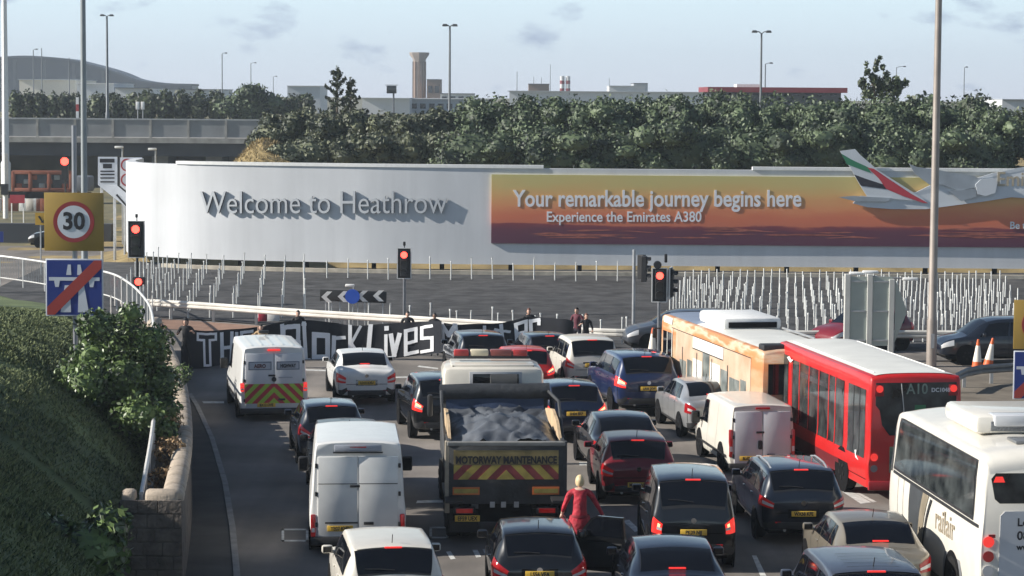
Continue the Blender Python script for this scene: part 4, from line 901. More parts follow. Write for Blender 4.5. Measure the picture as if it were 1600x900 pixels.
# ================================================================== vehicles
# body surface: stations along the length give bottom, belt, roof heights and half widths
class Shell:
    def __init__(s, st, L, Wd, H, crown=.035, fl=1.0):
        y=[a[0] for a in st]; sy=L/y[-1]; s.L=L; s.y=[v*sy for v in y]; s.fn=[pchip(s.y,[a[k]*(Wd/2 if k>3 else H) for a in st]) for k in range(1,6)]; s.sy=sy; s.crown=crown; s.fl=fl
    def ctrl(s,y):
        z0,zb,zr,wb,wr=[f(y) for f in s.fn]; g=max(zr-zb,.004); q=wb*.965
        return [(0,z0),(wb*.84*s.fl,z0),(wb*.975,z0+.22*(zb-z0)),(wb,z0+.62*(zb-z0)),(q,zb),(wr+(q-wr)*.14,zb+g*.86),(wr*.86,zr),(0,zr+s.crown)]
    def S(s,y,k,sd=1):
        c=s.ctrl(y); k=min(max(k,0),7); i=min(int(k),6); t=k-i
        P=lambda j: (-c[1][0],c[1][1]) if j<0 else ((-c[6][0],c[6][1]) if j>7 else c[j])
        p0,p1,p2,p3=P(i-1),P(i),P(i+1),P(i+2); o=[]
        for a in (0,1): o.append(.5*(2*p1[a]+(p2[a]-p0[a])*t+(2*p0[a]-5*p1[a]+4*p2[a]-p3[a])*t*t+(3*p1[a]-p0[a]-3*p2[a]+p3[a])*t**3))
        return Vector((sd*max(o[0],0),y-s.L/2,o[1]))
    def N(s,y,k,sd):
        e=.01; a=s.S(min(y+e,s.L),k,sd)-s.S(max(y-e,0),k,sd); b=s.S(y,min(k+e,7),sd)-s.S(y,max(k-e,0),sd); n=a.cross(b)*sd
        return n.normalized() if n.length>1e-9 else Vector((0,0,1))
    def body(s,name,m_,par):
        ys=[]
        for a,b in zip(s.y[:-1],s.y[1:]):
            n=max(2,min(6,int((b-a)/.16)+1)); ys+=[a+(b-a)*i/n for i in range(n)]
        ys.append(s.y[-1]); ks=[i/3 for i in range(22)]; vs=[]
        for y in ys:
            vs+=[s.S(y,k,1) for k in ks]+[s.S(y,k,-1) for k in ks[::-1][1:-1]]
        n=len(ks)*2-2; fs=[(i*n+j,i*n+(j+1)%n,(i+1)*n+(j+1)%n,(i+1)*n+j) for i in range(len(ys)-1) for j in range(n)]
        fs+=[tuple(range(n))[::-1],tuple(range((len(ys)-1)*n,len(ys)*n))]
        return MB().add(vs,fs,0,True).build(name,m_,par,sharp=38)
    def patch(s,name,m_,par,y0,y1,k0,k1,sd=1,off=.008,ny=8,nk=5,y0t=None,y1t=None,skirt=.0):
        """surface patch; sd=0 spans the centre line with k measured out from it"""
        y0t=y0 if y0t is None else y0t; y1t=y1 if y1t is None else y1t; sy=s.sy; vs=[]; n2=nk+1
        for j in range(nk+1):
            f=j/nk; k=k0+(k1-k0)*f
            for i in range(ny+1):
                g=i/ny; ya=(y0+(y0t-y0)*f)*sy; yb=(y1+(y1t-y1)*f)*sy; y=ya+(yb-ya)*g
                if sd==0:
                    q=k; a=1 if q>=0 else -1; kk=7-abs(q); vs.append(s.S(y,kk,a)+s.N(y,kk,a)*off)
                else: vs.append(s.S(y,k,sd)+s.N(y,k,sd)*off)
        m=ny+1; fs=[(j*m+i,j*m+i+1,(j+1)*m+i+1,(j+1)*m+i) for j in range(nk) for i in range(ny)]
        return MB().add(vs,fs,0,True).build(name,m_,par)
# station rows: y, bottom, belt, roof (fractions of height), half widths (fractions of half width)
HATCH=[(0,.30,.54,.56,.66,.50),(.03,.22,.585,.61,.79,.57),(.09,.195,.63,.68,.91,.66),(.20,.19,.65,.79,.96,.70),(.36,.19,.655,.93,.985,.725),(.46,.19,.655,.968,.99,.735),(1.0,.185,.65,.995,1,.745),(1.9,.185,.64,.99,1,.745),(2.35,.185,.635,.94,1,.74),(3.1,.185,.625,.67,.99,.75),(3.7,.19,.55,.585,.95,.72),(4.0,.22,.45,.48,.84,.6),(4.1,.28,.38,.40,.66,.45)]
SALOON=[(0,.30,.58,.60,.66,.52),(.03,.22,.64,.665,.79,.60),(.10,.20,.675,.70,.90,.70),(.30,.19,.69,.72,.96,.74),(.58,.19,.69,.735,.985,.75),(.85,.19,.685,.86,.99,.715),(1.15,.19,.68,.955,1,.71),(1.45,.185,.675,.988,1,.725),(2.1,.185,.665,1.0,1,.735),(2.7,.185,.66,.965,1,.73),(3.5,.185,.645,.69,.99,.76),(4.3,.19,.57,.60,.96,.74),(4.65,.22,.47,.50,.85,.62),(4.75,.28,.40,.42,.68,.48)]
SUV=[(0,.28,.56,.575,.70,.58),(.03,.21,.60,.63,.82,.64),(.08,.19,.635,.70,.92,.70),(.16,.185,.65,.80,.965,.735),(.30,.185,.655,.93,.99,.755),(.42,.185,.655,.972,.995,.765),(1.2,.18,.65,1.0,1,.78),(2.3,.18,.64,.99,1,.775),(2.75,.18,.635,.945,1,.77),(3.45,.185,.625,.66,.99,.79),(4.2,.19,.565,.595,.96,.77),(4.5,.21,.47,.49,.86,.64),(4.6,.27,.40,.42,.72,.52)]
MPV=[(0,.26,.52,.54,.72,.62),(.03,.20,.56,.60,.84,.68),(.07,.18,.59,.69,.93,.735),(.13,.175,.605,.80,.97,.765),(.22,.175,.61,.93,.99,.785),(.32,.175,.61,.975,.995,.795),(1.1,.17,.605,1.0,1,.81),(2.4,.17,.60,.985,1,.80),(2.85,.17,.595,.93,1,.79),(3.6,.175,.585,.62,.99,.80),(4.1,.18,.52,.55,.95,.77),(4.35,.21,.43,.45,.84,.62),(4.4,.26,.36,.38,.70,.5)]
WIN={'hatch':dict(st=HATCH,rear=(.135,.40),qq=1.32,side=[(.62,1.22,.44,1.22),(1.28,2.14,1.28,2.10),(2.20,2.84,2.16,2.46)],ws=(2.44,3.04),Lr=4.1),
     'saloon':dict(st=SALOON,rear=(.64,1.24),qq=1.3,side=[(1.02,1.42,1.28,1.42),(1.48,2.30,1.48,2.28),(2.36,3.16,2.34,2.80)],ws=(2.80,3.44),Lr=4.75),
     'suv':dict(st=SUV,rear=(.105,.36),qq=1.32,side=[(.50,1.15,.40,1.13),(1.22,2.15,1.20,2.10),(2.22,3.05,2.16,2.78)],ws=(2.80,3.40),Lr=4.6),
     'mpv':dict(st=MPV,rear=(.085,.27),qq=1.34,side=[(.42,1.10,.32,1.08),(1.18,2.15,1.16,2.10),(2.22,3.15,2.16,2.82)],ws=(2.88,3.52),Lr=4.4)}
def wheel(par,x,y,r,wdt=.21):
    s=1 if x>0 else -1
    t=MB().lathe([(r*.62,-wdt/2),(r*.93,-wdt/2),(r,-wdt*.32),(r,wdt*.32),(r*.93,wdt/2),(r*.62,wdt/2)],(x,y,r),'x',22).build('wheel',TYRE,par)
    mb=MB().lathe([(r*.64,-.02),(r*.64,.02),(r*.55,.02),(r*.15,.035)],(x+s*(wdt/2-.03),y,r),'x',20)
    mb.build('rim',RIM,t)
    mb=MB()
    for k in range(5):
        a=2*math.pi*k/5+.3; mb.box((x+s*(wdt/2+.012),y+math.cos(a+.63)*r*.36,r+math.sin(a+.63)*r*.36),(.012,r*.20,r*.20),Matrix.Rotation(a+.63,3,'X'))
    mb.build('spoke_gap',TYRE,t)
    return t
def arch(par,x,y,r,m_=DARK):
    s=1 if x>0 else -1; return MB().lathe([(r,-.01),(r,.01)],(x,y,r*.86),'x',24).build('wheel_arch',m_,par)
def place(px,py,hd,L):
    P=V(px,py,0); a=R(hd); return Vector((P.x-math.sin(a)*L/2,P.y+math.cos(a)*L/2,0)),a
PLATE_FONT_H=.085
def plate(par,c,s_,m_=None,w_=.52,h=.115,name='number_plate'):
    p=box(name,c,(w_,.02,h),m_ or YPLATE,par,.006); text('plate_lettering',s_,h*.92,INK,face_back((c[0],c[1]-.012,c[2]-.004)),p,bold=.004,sx=.82,depth=.001); return p
def car(px,py,hd,style,L,Wd,H,label,pm,plate_s='',name='car',cat='car',lights='corner',brake=False,rails=False,plate_z=.52,wiper=True,roofm=None,badge=True,hbl=True,stripes=False,lampk=None,rear_extra=None,antenna=True,group=None,world=None):
    w_=WIN[style]; 
    if world: loc,a=Vector(world[:3]),R(hd)
    else: loc,a=place(px,py,hd,L)
    t=thing(name,label,cat,loc,a,group); sh=Shell(w_['st'],L,Wd,H); f=w_['Lr']/L
    sy=sh.sy; q=w_['qq']
    b=sh.body('body',pm,t)
    sh.patch('rear_window',GLASS,t,w_['rear'][0],w_['rear'][1],-q,q,0,.008,8,12)
    sh.patch('windscreen',GLASS,t,w_['ws'][0],w_['ws'][1],-q,q,0,.008,6,10)
    for sd in (-1,1):
        for (y0,y1,y0t,y1t) in w_['side']: sh.patch('side_window',GLASS,t,y0,y1,4.10,4.93,sd,.008,8,5,y0t,y1t)
        # doors: shut lines as thin dark seams following the surface
        yb=[w_['side'][1][0]-.03,w_['side'][2][0]-.03,w_['side'][2][1]+.02]
        for yy in yb: sh.patch('door_seam',DARK,b,yy-.006,yy+.006,1.6,4.06,sd,.003,1,8)
        for yy in (w_['side'][1][0]+.10,w_['side'][2][0]+.12): 
            p=sh.S(yy*sy,3.72,sd); MB().box((p.x+sd*.012,p.y,p.z),(.03,.17,.028),bev=.008,smooth=True).build('door_handle',pm,b)
        sh.patch('sill',BLACK,t,.75,3.25*w_['Lr']/4.3,1.15,1.75,sd,.006,10,2)
        lk=lampk or {'hatch':(3.25,4.25,.004,.27),'saloon':(3.0,3.9,.004,.26),'suv':(3.2,4.2,.004,.24),'mpv':(3.0,4.6,.004,.16)}[style]
        lo=sh.patch('tail_light',REDLIT if brake else REDLENS,t,lk[2],lk[3],lk[0],lk[1],sd,.014,8,6)
        kk=lk[0]+.42*(lk[1]-lk[0]); sh.patch('reversing_lens',CLEAR,lo,lk[2],lk[3]*.35,kk-.12,kk+.12,sd,.022,4,2)
        if brake:
            k2=lk[0]+.66*(lk[1]-lk[0]); sh.patch('lamp_bulb',LAMPLIT,lo,lk[2]+.01,lk[3]*.32,k2-.14,k2+.14,sd,.024,4,3)
        ym=w_['Lr']
        sh.patch('headlight',CLEAR,t,ym-.42,ym-.04,3.1,3.95,sd,.012,6,3)
        p=sh.S((w_['side'][2][1]-.12)*sy,4.15,sd); mi=MB().box((p.x+sd*.13,p.y,p.z+.06),(.20,.11,.15),bev=.04,smooth=True).box((p.x+sd*.03,p.y+.02,p.z+.01),(.10,.06,.05)).build('door_mirror',pm,t)
        box('mirror_glass',(p.x+sd*.13,p.y-.058,p.z+.06),(.15,.006,.10),GLASS,mi)
        r=.315*H/1.46 if style in('hatch','saloon') else .345*H/1.68
        for yy in (L*.185,L*.81):
            xx=sh.S(yy,2.4,sd).x; arch(t,xx-.005,yy-L/2,r*1.17); wheel(t,xx-.10*sd,yy-L/2,r)
        if rails: 
            pts=[sh.S(y_*sy,6.0,sd)+Vector((sd*.0,0,.05 if 0<i<4 else .0)) for i,y_ in enumerate(np.linspace(.55,2.5,5))]; MB().tube(pts,.02,6).build('roof_rail',STEEL if stripes else BLACK,t)
    box('underside',(0,0,.25*H/1.46),(Wd*.80,L*.92,.16),DARK,t,.04)
    # lower bumper insert and plate recess
    sh.patch('bumper_insert',BLACK,t,0.0,.16,1.2,2.05,1,.012,4,3); sh.patch('bumper_insert',BLACK,t,0.0,.16,1.2,2.05,-1,.012,4,3)
    box('bumper_insert',(0,-L/2+.005,H*.255),(Wd*.62,.04,H*.10),BLACK,t,.012)
    zt_=H*.50
    bz=H*.43; bu=MB().box((0,-L/2+.02,bz),(Wd*.66,.05,.014),bev=.0).build('tailgate_seam',DARK,b)
    MB().box((0,-L/2+.010,plate_z*H),(.66,.02,.19),bev=.004).build('plate_recess',DARK if plate_s else BLACK,b)
    if plate_s: plate(t,(0,-L/2-.014,plate_z*H),plate_s)
    for s in (-1,1):
        sh.patch('tailgate_seam',DARK,b,.004,w_['rear'][1],2.3 if style!='saloon' else 3.4,5.55,s,.004,1,1) if False else None
        MB().box((s*Wd*.30,-L/2+.012,H*.30),(.13,.03,.035),bev=.008).build('reflector',REDLENS,t)
        for k_ in (0,1): sh.patch('rear_seam',DARK,b,.10,.112,1.7,4.0,s,.004,1,8) if k_==0 else None
    sh.patch('rear_window_trim',BLACK,b,w_['rear'][0]-.018,w_['rear'][1]+.018,-q-.10,q+.10,0,.004,8,12)
    if badge: MB().lathe([(.055,-.008),(.05,.004)],(0,-L/2+.004,H*.565 if style!='saloon' else H*.60),'y',14).build('badge',CHROME,t)
    if hbl:
        yb=(w_['rear'][1]+.03)*sy; p=sh.S(yb,7); 
        if style=='saloon': yb=(w_['rear'][0]+.05)*sy; p=sh.S(yb,7)
        MB().box((0,p.y-.015,p.z+.005),(.30,.05,.028),bev=.008).build('brake_lamp',REDLIT,t)
    if style!='saloon':
        yb=w_['rear'][1]*sy; p=sh.S(yb,7); sp_=sh.patch('roof_spoiler',roofm or pm,t,w_['rear'][1]+.02,w_['rear'][1]+.22,-q*.96,q*.96,0,.022,3,10)
    if wiper and style!='saloon':
        p0=sh.S((w_['rear'][0]+.01)*sy,7)+Vector((0,-.02,.01)); yy=(w_['rear'][0]+.035)*sy; p1=sh.S(yy,6.15,-1)+sh.N(yy,6.15,-1)*.02; MB().tube([p0,(p0+p1)/2+Vector((0,-.01,.01)),p1],.011,5).build('rear_wiper',BLACK,t)
    if antenna:
        p=sh.S((w_['rear'][1]+.28)*sy,7); MB().tube([p,p+Vector((0,-.10,.17))],.008,5).build('aerial',BLACK,t)
    if roofm: sh.patch('roof_panel',roofm,t,w_['rear'][1]+.1,w_['ws'][0]-.05,-1.0,1.0,0,.006,12,10)
    for s in (-1,1): MB().lathe([(.03,-.03),(.03,.02)],(s*Wd*.22,-L/2+.03,H*.19),'y',8).build('exhaust',STEEL,t)
    return t,sh
P_WHITE=paint('paint_white',(.72,.72,.70)); P_CREAM=paint('paint_warm_white',(.66,.63,.56)); P_BLACK=paint('paint_black',(.006,.0065,.008),rough=.3,coat=1); P_NAVY=paint('paint_navy',(.007,.014,.038),rough=.3,coat=1); P_BLUE=paint('paint_blue',(.011,.024,.080),rough=.3,coat=1); P_DBLUE=paint('paint_dark_blue',(.008,.012,.022),rough=.3,coat=1)
P_SILV=paint('paint_silver',(.42,.43,.44),.6,.3); P_GREY=paint('paint_grey',(.085,.10,.135),.4,.3); P_BEIGE=paint('paint_beige',(.30,.265,.21),.5,.3); P_RED=paint('paint_dark_red',(.17,.010,.018)); P_BRED=paint('paint_bright_red',(.48,.02,.02)); P_GREEN=paint('paint_charcoal',(.009,.011,.013))
# ---- the queue, nearest lane first
car(520,727,9,'hatch',3.9,1.74,1.47,'dark hatchback queueing behind the van with red and yellow-green chevrons',P_DBLUE,'LB06 HNU',cat='hatchback',name='hatchback',brake=False)
car(548,790,7,'suv',4.1,1.76,1.72,'dark small car with sky-bright roof tucked in front of the tall white van',P_GREEN,'',name='car')
car(617,1003,8,'suv',4.3,1.80,1.58,'white crossover car with black rear window at the bottom edge of the photo',P_CREAM,'GK14 LVO',name='crossover_car',cat='car',antenna=True)
car(573,633,8.6,'saloon',4.8,1.86,1.47,'white saloon car with dark rear window and glowing tail lights',P_WHITE,'LD10 KXU',name='saloon_car',cat='car',brake=False,lampk=(2.85,3.75,.003,.26),plate_z=.46)
car(697,688,9,'suv',4.5,1.82,1.62,'black car squeezed between white saloon and tipper truck, striped reflections on its side',P_BLACK,'',name='car',brake=True)
clio,clio_sh=car(843,962,2.5,'hatch',4.0,1.74,1.45,'black hatchback with its driver door open beside the woman in red',P_BLACK,'LS56 VFA',name='hatchback',cat='hatchback',lampk=(2.95,4.2,.003,.34),hbl=False)
car(757,597,9,'suv',4.3,1.78,1.50,'dark car at the front of the queue ahead of the tipper truck cab',P_DBLUE,'',name='car')
car(826,622,8,'hatch',3.7,1.72,1.45,'bright red small car just right of the tipper truck cab',P_BRED,'',name='hatchback',cat='hatchback',brake=True)
car(862,590,10,'hatch',3.9,1.76,1.36,'dark hatchback with sky-bright roof close to the end of the banner',P_DBLUE,'',name='hatchback',cat='hatchback')
car(927,612,8,'mpv',4.1,1.74,1.62,'white people carrier with rounded side windows beside the dark blue off-roader',P_CREAM,'LM61 UDG',name='people_carrier',cat='car',lampk=(3.3,4.2,.003,.28),antenna=False)
car(1014,650,9.5,'suv',4.9,1.96,1.72,'large dark blue off-roader with lit tail lights by the orange bus',P_BLUE,'LR06 JXW',name='off_roader',cat='car',brake=True,lampk=(3.2,4.1,.003,.30),plate_z=.47)
car(900,692,7,'hatch',4.1,1.76,1.52,'dark blue hatchback with a bright red left tail light right of the tipper truck load',P_NAVY,'SN04 EKP',name='hatchback',cat='hatchback',brake=True)
car(985,752,5.5,'saloon',4.6,1.82,1.43,'black saloon car with curved rear window in front of the dark red hatchback',P_BLACK,'LC07 OYT',name='saloon_car',cat='car',antenna=False,lampk=(2.9,3.9,.003,.30))
car(998,789,2.5,'hatch',4.1,1.78,1.45,'dark red hatchback with chrome strip on its tailgate',P_RED,'MX09 WBD',name='hatchback',cat='hatchback',lampk=(3.0,4.0,.003,.28),plate_z=.32)
car(1083,894,.5,'mpv',4.4,1.72,1.80,'tall black people carrier with bright lit tail lights and yellow plate',P_BLACK,'PK09 NJJ',name='people_carrier',cat='car',brake=True,lampk=(3.0,4.05,.003,.085),plate_z=.44)
car(1063,1001,2,'saloon',4.4,1.80,1.42,'dark saloon car with a long red brake strip along the photo bottom',P_DBLUE,'',name='saloon_car',cat='car',antenna=False)
car(1120,687,8.5,'saloon',4.5,1.78,1.46,'silver saloon car half hidden in front of the plain white panel van',P_SILV,'',name='saloon_car',cat='car',brake=False)
car(1255,850,3.5,'suv',4.6,1.80,1.52,'dark estate car with roof rails beside the red bus rear corner',P_DBLUE,'WX58 KFE',name='estate_car',cat='car',rails=True,stripes=True,brake=False,lampk=(3.3,4.0,.003,.34),plate_z=.42)
car(1385,955,3,'saloon',4.4,1.78,1.47,'beige saloon car alongside the white coach',P_BEIGE,'',name='saloon_car',cat='car',antenna=True)
t24,s24=car(1372,1063,3,'mpv',4.4,1.84,1.72,'grey-blue people carrier with ribbed roof at the bottom edge by the coach wheel',P_GREY,'',name='people_carrier',cat='car',antenna=True)
for k in range(5):
    yy=.55+k*.26; s24.patch('roof_rib',BLACK,t24,yy,yy+.025,-.62,.62,0,.012,1,8)
# cars on the roundabout beyond
def side_car(pxf,py,style,L,Wd,H,hd,label,pm,name='car',**k):
    P=V(pxf,py,0); a=R(hd); c=Vector((P.x+math.sin(a)*L/2,P.y-math.cos(a)*L/2+.0,0)); return car(0,0,hd,style,L,Wd,H,label,pm,'',name=name,world=(c.x,c.y,0),hbl=False,**k)
side_car(973,547,'hatch',4.2,1.78,1.5,98,'grey car turning in front of the orange bus, headlights towards the queue',paint('paint_mid_grey',(.07,.08,.10),.4,.3))
P_=V(1345,546,0); car(0,0,122,'hatch',3.9,1.76,1.45,'red car passing behind the posts of the direction sign',P_RED,'',name='hatchback',cat='hatchback',hbl=False,world=(P_.x,P_.y,0))
side_car(1460,566,'mpv',4.8,1.86,1.62,95,'dark blue people carrier crossing behind the traffic cones',P_DBLUE,name='people_carrier')
# open driver door of the black hatchback (right-hand side), hinged at its front edge
sh=clio_sh; yh=(2.86)*sh.sy; ph=sh.S(yh,3.0,1)
dr=MB(); wd_=1.02; ang=R(-62)
prof=[(0,.30),(0,.92),(.02,.95),(.30,1.30),(.42,1.36),(.96,1.36),(1.0,.95),(1.02,.9),(1.02,.5),(.95,.30)]
Mh=Matrix.Translation((ph.x-.02,ph.y,0))@Matrix.Rotation(R(-90+62),4,'Z')
o=MB().prism(prof,.07,Mh).build('driver_door',P_BLACK,clio)
MB().prism([(.10,.97),(.34,1.28),(.44,1.32),(.93,1.32),(.95,.97)],.085,Mh@Matrix.Translation((0,-.008,0))).build('door_window',GLASS,o)
MB().prism([(.08,.36),(.08,.86),(.95,.86),(.95,.42)],.02,Mh@Matrix.Translation((0,-.02,0))).build('door_trim',BLACK,o)
MB().prism([(.80,.80),(.92,.80),(.92,.84),(.80,.84)],.02,Mh@Matrix.Translation((0,-.04,0))).build('door_pull',CHROME,o)
MB().box(Mh@Vector((.16,-.12,1.0)),(.12,.20,.14),bev=.03,smooth=True).build('door_mirror',P_BLACK,o)

side_car(46,386,'hatch',4.0,1.75,1.45,93,'black car seen at the far left beyond the railing by the dark wall',P_BLACK,name='hatchback',cat='hatchback')
# ================================================================== vans, truck, buses
VANST=[(0,.14,.52,.985,.94,.84),(.03,.13,.52,.995,.97,.86),(.12,.125,.52,1,.985,.87),(3.4,.125,.52,1,1,.875),(3.9,.125,.52,.97,1,.86),(4.35,.125,.50,.80,.995,.82),(4.75,.125,.48,.53,.99,.80),(5.2,.13,.40,.43,.96,.78),(5.5,.15,.30,.32,.86,.65),(5.55,.18,.27,.28,.75,.55)]
def van(px,py,hd,L,Wd,H,label,pm,plate_s,lamp_w=.12,lamp_z=(.22,.42),door_split=.0,rear_windows=False,lamp_m=None,doorm=None,st=VANST,bump=BLACK,group=None,header=0):
    loc,a=place(px,py,hd,L); t=thing('van',label,'van',loc,a,group); sh=Shell(st,L,Wd,H,.04,1.0); b=sh.body('body',pm,t); sy=sh.sy
    yb=-L/2; dz0,dz1=H*.17,H*(.92-header)
    for s in (-1,1):
        d=MB().box((s*Wd*.207,yb-.008,(dz0+dz1)/2),(Wd*.405,.05,dz1-dz0),bev=.018,smooth=True).build('rear_door',doorm or pm,t)
        if rear_windows: box('door_window',(s*Wd*.205,yb-.036,H*.71),(Wd*.29,.01,H*.16),GLASS,d,.0)
        for zz in (.28,.55,.80): MB().box((s*Wd*.425,yb-.02,H*zz),(.05,.05,.09),bev=.01).build('hinge',BLACK,d)
        z0,z1=lamp_z; lo=MB().box((s*Wd*.455,yb+.035,H*(z0+z1)/2),(lamp_w,.13,H*(z1-z0)),bev=.025,smooth=True).build('tail_light',lamp_m or REDLENS,t)
        MB().box((s*Wd*.455,yb-.032,H*(z0+(z1-z0)*.3)),(lamp_w*.7,.01,H*(z1-z0)*.18)).build('reversing_lens',CLEAR,lo)
        sh.patch('side_window',GLASS,t,3.30,4.42,4.12,4.9,s,.01,8,5,3.30,4.02); sh.patch('door_seam',DARK,b,3.2,3.212,1.6,4.9,s,.004,1,8); sh.patch('door_seam',DARK,b,1.9,1.912,1.6,5.0,s,.004,1,8)
        sh.patch('rub_strip',BLACK,b,.3,4.2,2.15,2.45,s,.012,8,2); sh.patch('headlight',CLEAR,t,5.0,5.4,3.0,3.9,s,.012,5,3)
        p=sh.S(4.2*sy,4.0,s); mi=MB().box((p.x+s*.17,p.y,p.z+.16),(.22,.12,.32),bev=.04,smooth=True).box((p.x+s*.05,p.y,p.z+.12),(.16,.06,.06)).build('door_mirror',BLACK,t); box('mirror_glass',(p.x+s*.17,p.y-.064,p.z+.16),(.17,.006,.25),GLASS,mi)
        for yy in (L*.20,L*.80):
            xx=sh.S(yy,2.3,s).x; arch(t,xx-.004,yy-L/2,.39); wheel(t,xx-.11*s,yy-L/2,.335,.23)
    sh.patch('windscreen',GLASS,t,4.02,4.68,-1.3,1.3,0,.01,6,10)
    box('rear_bumper',(0,yb+.02,H*.135),(Wd*.96,.2,H*.075),bump,t,.03); box('underside',(0,0,.24),(Wd*.8,L*.93,.2),DARK,t,.03)
    box('door_handle',(-.06,yb-.05,H*.62),(.20,.03,.05),BLACK,t,.01); box('door_handle',(.22,yb-.05,H*.29),(.20,.03,.06),BLACK,t,.01)
    if plate_s: plate(t,(-Wd*.18,yb-.045,H*.245),plate_s)
    MB().box((0,yb-.01,H*.965),(.36,.08,.05),bev=.012).build('brake_lamp',REDLIT if lamp_m is REDLIT else REDLENS,t)
    return t,sh
# tall white panel van near the middle of the left lane
t,sh=van(559,868,4.5,4.8,1.98,2.30,'tall plain white panel van with closed rear doors in the left lane',P_WHITE,'YE07 KVD',.10,(.17,.37),header=.04)
box('header_vent',(0,-sh.L/2-.035,2.30*.955),(.95,.03,.13),mat('vent_grey',(.35,.37,.42),.5,0,.1,8),t,.01); box('header_lip',(0,-sh.L/2-.05,2.30*.918),(1.0,.03,.025),BLACK,t)
for s in (-1,1): box('door_rail',(s*.41,-sh.L/2-.036,2.30*.64),(.78,.012,.014),DARK,t)
box('door_rail',(-.33,-sh.L/2-.04,2.30*.295),(.66,.02,.03),BLACK,t)
# small white van by the buses
t,sh=van(1190,742,7.5,4.3,1.72,1.72,'small clean white van with sunlit side next to the red bus',P_CREAM,'BL62 KVH',.09,(.26,.66),lamp_m=REDLENS,doorm=paint('paint_shaded_cream',(.60,.60,.62)))  # rear doors: body white again, darker and cooler, with shade painted in
box('door_handle',(-.06,-sh.L/2-.05,1.72*.44),(.10,.03,.22),BLACK,t,.03)
# highway patrol van with chevrons
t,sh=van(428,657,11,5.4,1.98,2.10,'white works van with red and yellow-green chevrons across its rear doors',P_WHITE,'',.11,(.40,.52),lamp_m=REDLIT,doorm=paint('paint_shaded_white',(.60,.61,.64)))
yb=-sh.L/2; CHR=mat('chevron_red',(.50,.03,.05),.4,0,.1,5); CHY=mat('chevron_yellow_green',(.38,.56,.06),.4,0,.1,5)
def chevrons(par,W,z0,z1,y,ca,cb,bw,th=.008,apex=True):
    box('chevron_field',(0,y,(z0+z1)/2),(W,th,z1-z0),ca,par); mb=MB(); h=z1-z0; n=int(W/bw)+6
    for i in range(-n,n,2):
        for s in (-1,1):
            u0=i*bw; pts=[(u0,z0),(u0+bw,z0),(u0+bw-h,z1),(u0-h,z1)]      # bands leaning to the centre line
            out=[]
            # clip to 0<=u<=W/2
            for (a,b) in zip(pts,pts[1:]+pts[:1]):
                out.append(a)
            def clip(P,f):
                Q=[]
                for (a,b) in zip(P,P[1:]+P[:1]):
                    fa,fb=f(a),f(b)
                    if fa>=0: Q.append(a)
                    if fa*fb<0: k=fa/(fa-fb); Q.append((a[0]+(b[0]-a[0])*k,a[1]+(b[1]-a[1])*k))
                return Q
            P=clip(out,lambda p:p[0]); P=clip(P,lambda p:W/2-p[0]) if len(P)>2 else P
            if len(P)>2: mb.prism([(s*u,v) for u,v in P],.004,Matrix.Translation((0,y-th/2-.004,0)))
    return mb.build('chevron_bands',cb,par)
chevrons(t,1.66,.50,1.06,yb-.040,CHR,CHY,.16)
for s,w_ in ((-1,'AERO'),(1,'HIGHWAY')):
    p=box('rear_window',(s*.40,yb-.036,1.58),(.66,.012,.24),mat('tint_window',(.20,.23,.28),.15,0,.2,3),t); box('window_frame',(s*.40,yb-.040,1.58),(.60,.008,.18),mat('window_inner',(.45,.47,.52),.4,0,.1,3),p); text('window_lettering',w_,.15,INK if s>0 else mat('red_brown_ink',(.12,.03,.03),.6,0,0),face_back((s*.40,yb-.048,1.57)),p,bold=.006,sx=.85 if s<0 else .62)
MB().lathe([(.07,-.02),(.07,.01)],(0,yb-.04,1.19),'y',14).build('badge',BLACK,t); box('panel_lettering',(.33,yb-.038,1.24),(.40,.006,.03),mat('grey_ink',(.35,.37,.42),.6,0,0),t)
plate(t,(-.22,yb-.06,.46),'BX12 OVE'); box('beacon',(0,yb+3.2,2.24),(.3,.2,.08),BLACK,t,.02)
for k in range(5): sh.patch('roof_rib',P_WHITE,t,.3,3.2,-.8+k*.37,-.72+k*.37,0,.018,6,1)
# ---------------------------------------------------------------- tipper truck
L,Wd=6.9,2.48; loc,a=place(790,850,3.5,L); t=thing('tipper_truck','dark tipper truck with tarpaulin load and red-yellow maintenance chevrons','truck',loc,a); yb=-L/2
TB=mat('tipper_body_dark',(.042,.044,.046),.7,.1,.35,2.5,.15,15); TW=paint('cab_white',(.66,.62,.54)); WOOD=mat('side_board_tan',(.46,.34,.21),.8,0,.2,4)
tg=box('tailgate',(0,yb+.06,1.47),(2.42,.12,1.26),TB,t,.02)
CY=mat('faded_yellow',(.40,.31,.07),.7,0,.25,4); CRr=mat('faded_red',(.26,.05,.05),.7,0,.25,4)
chevrons(tg,2.18,1.36,1.66,yb-.012,CRr,CY,.20)
box('sign_board',(0,yb-.012,1.82),(2.18,.012,.30),mat('sign_board_olive',(.26,.20,.08),.7,0,.35,3),tg); text('board_lettering','MOTORWAY MAINTENANCE',.215,INK,face_back((0,yb-.022,1.76)),tg,bold=.008,sx=.74)
MB().box((0,yb+.05,2.10),(2.46,.16,.09),bev=.02).build('top_ledge',mat('grey_ledge',(.20,.20,.19),.7,.1,.2,4),tg)
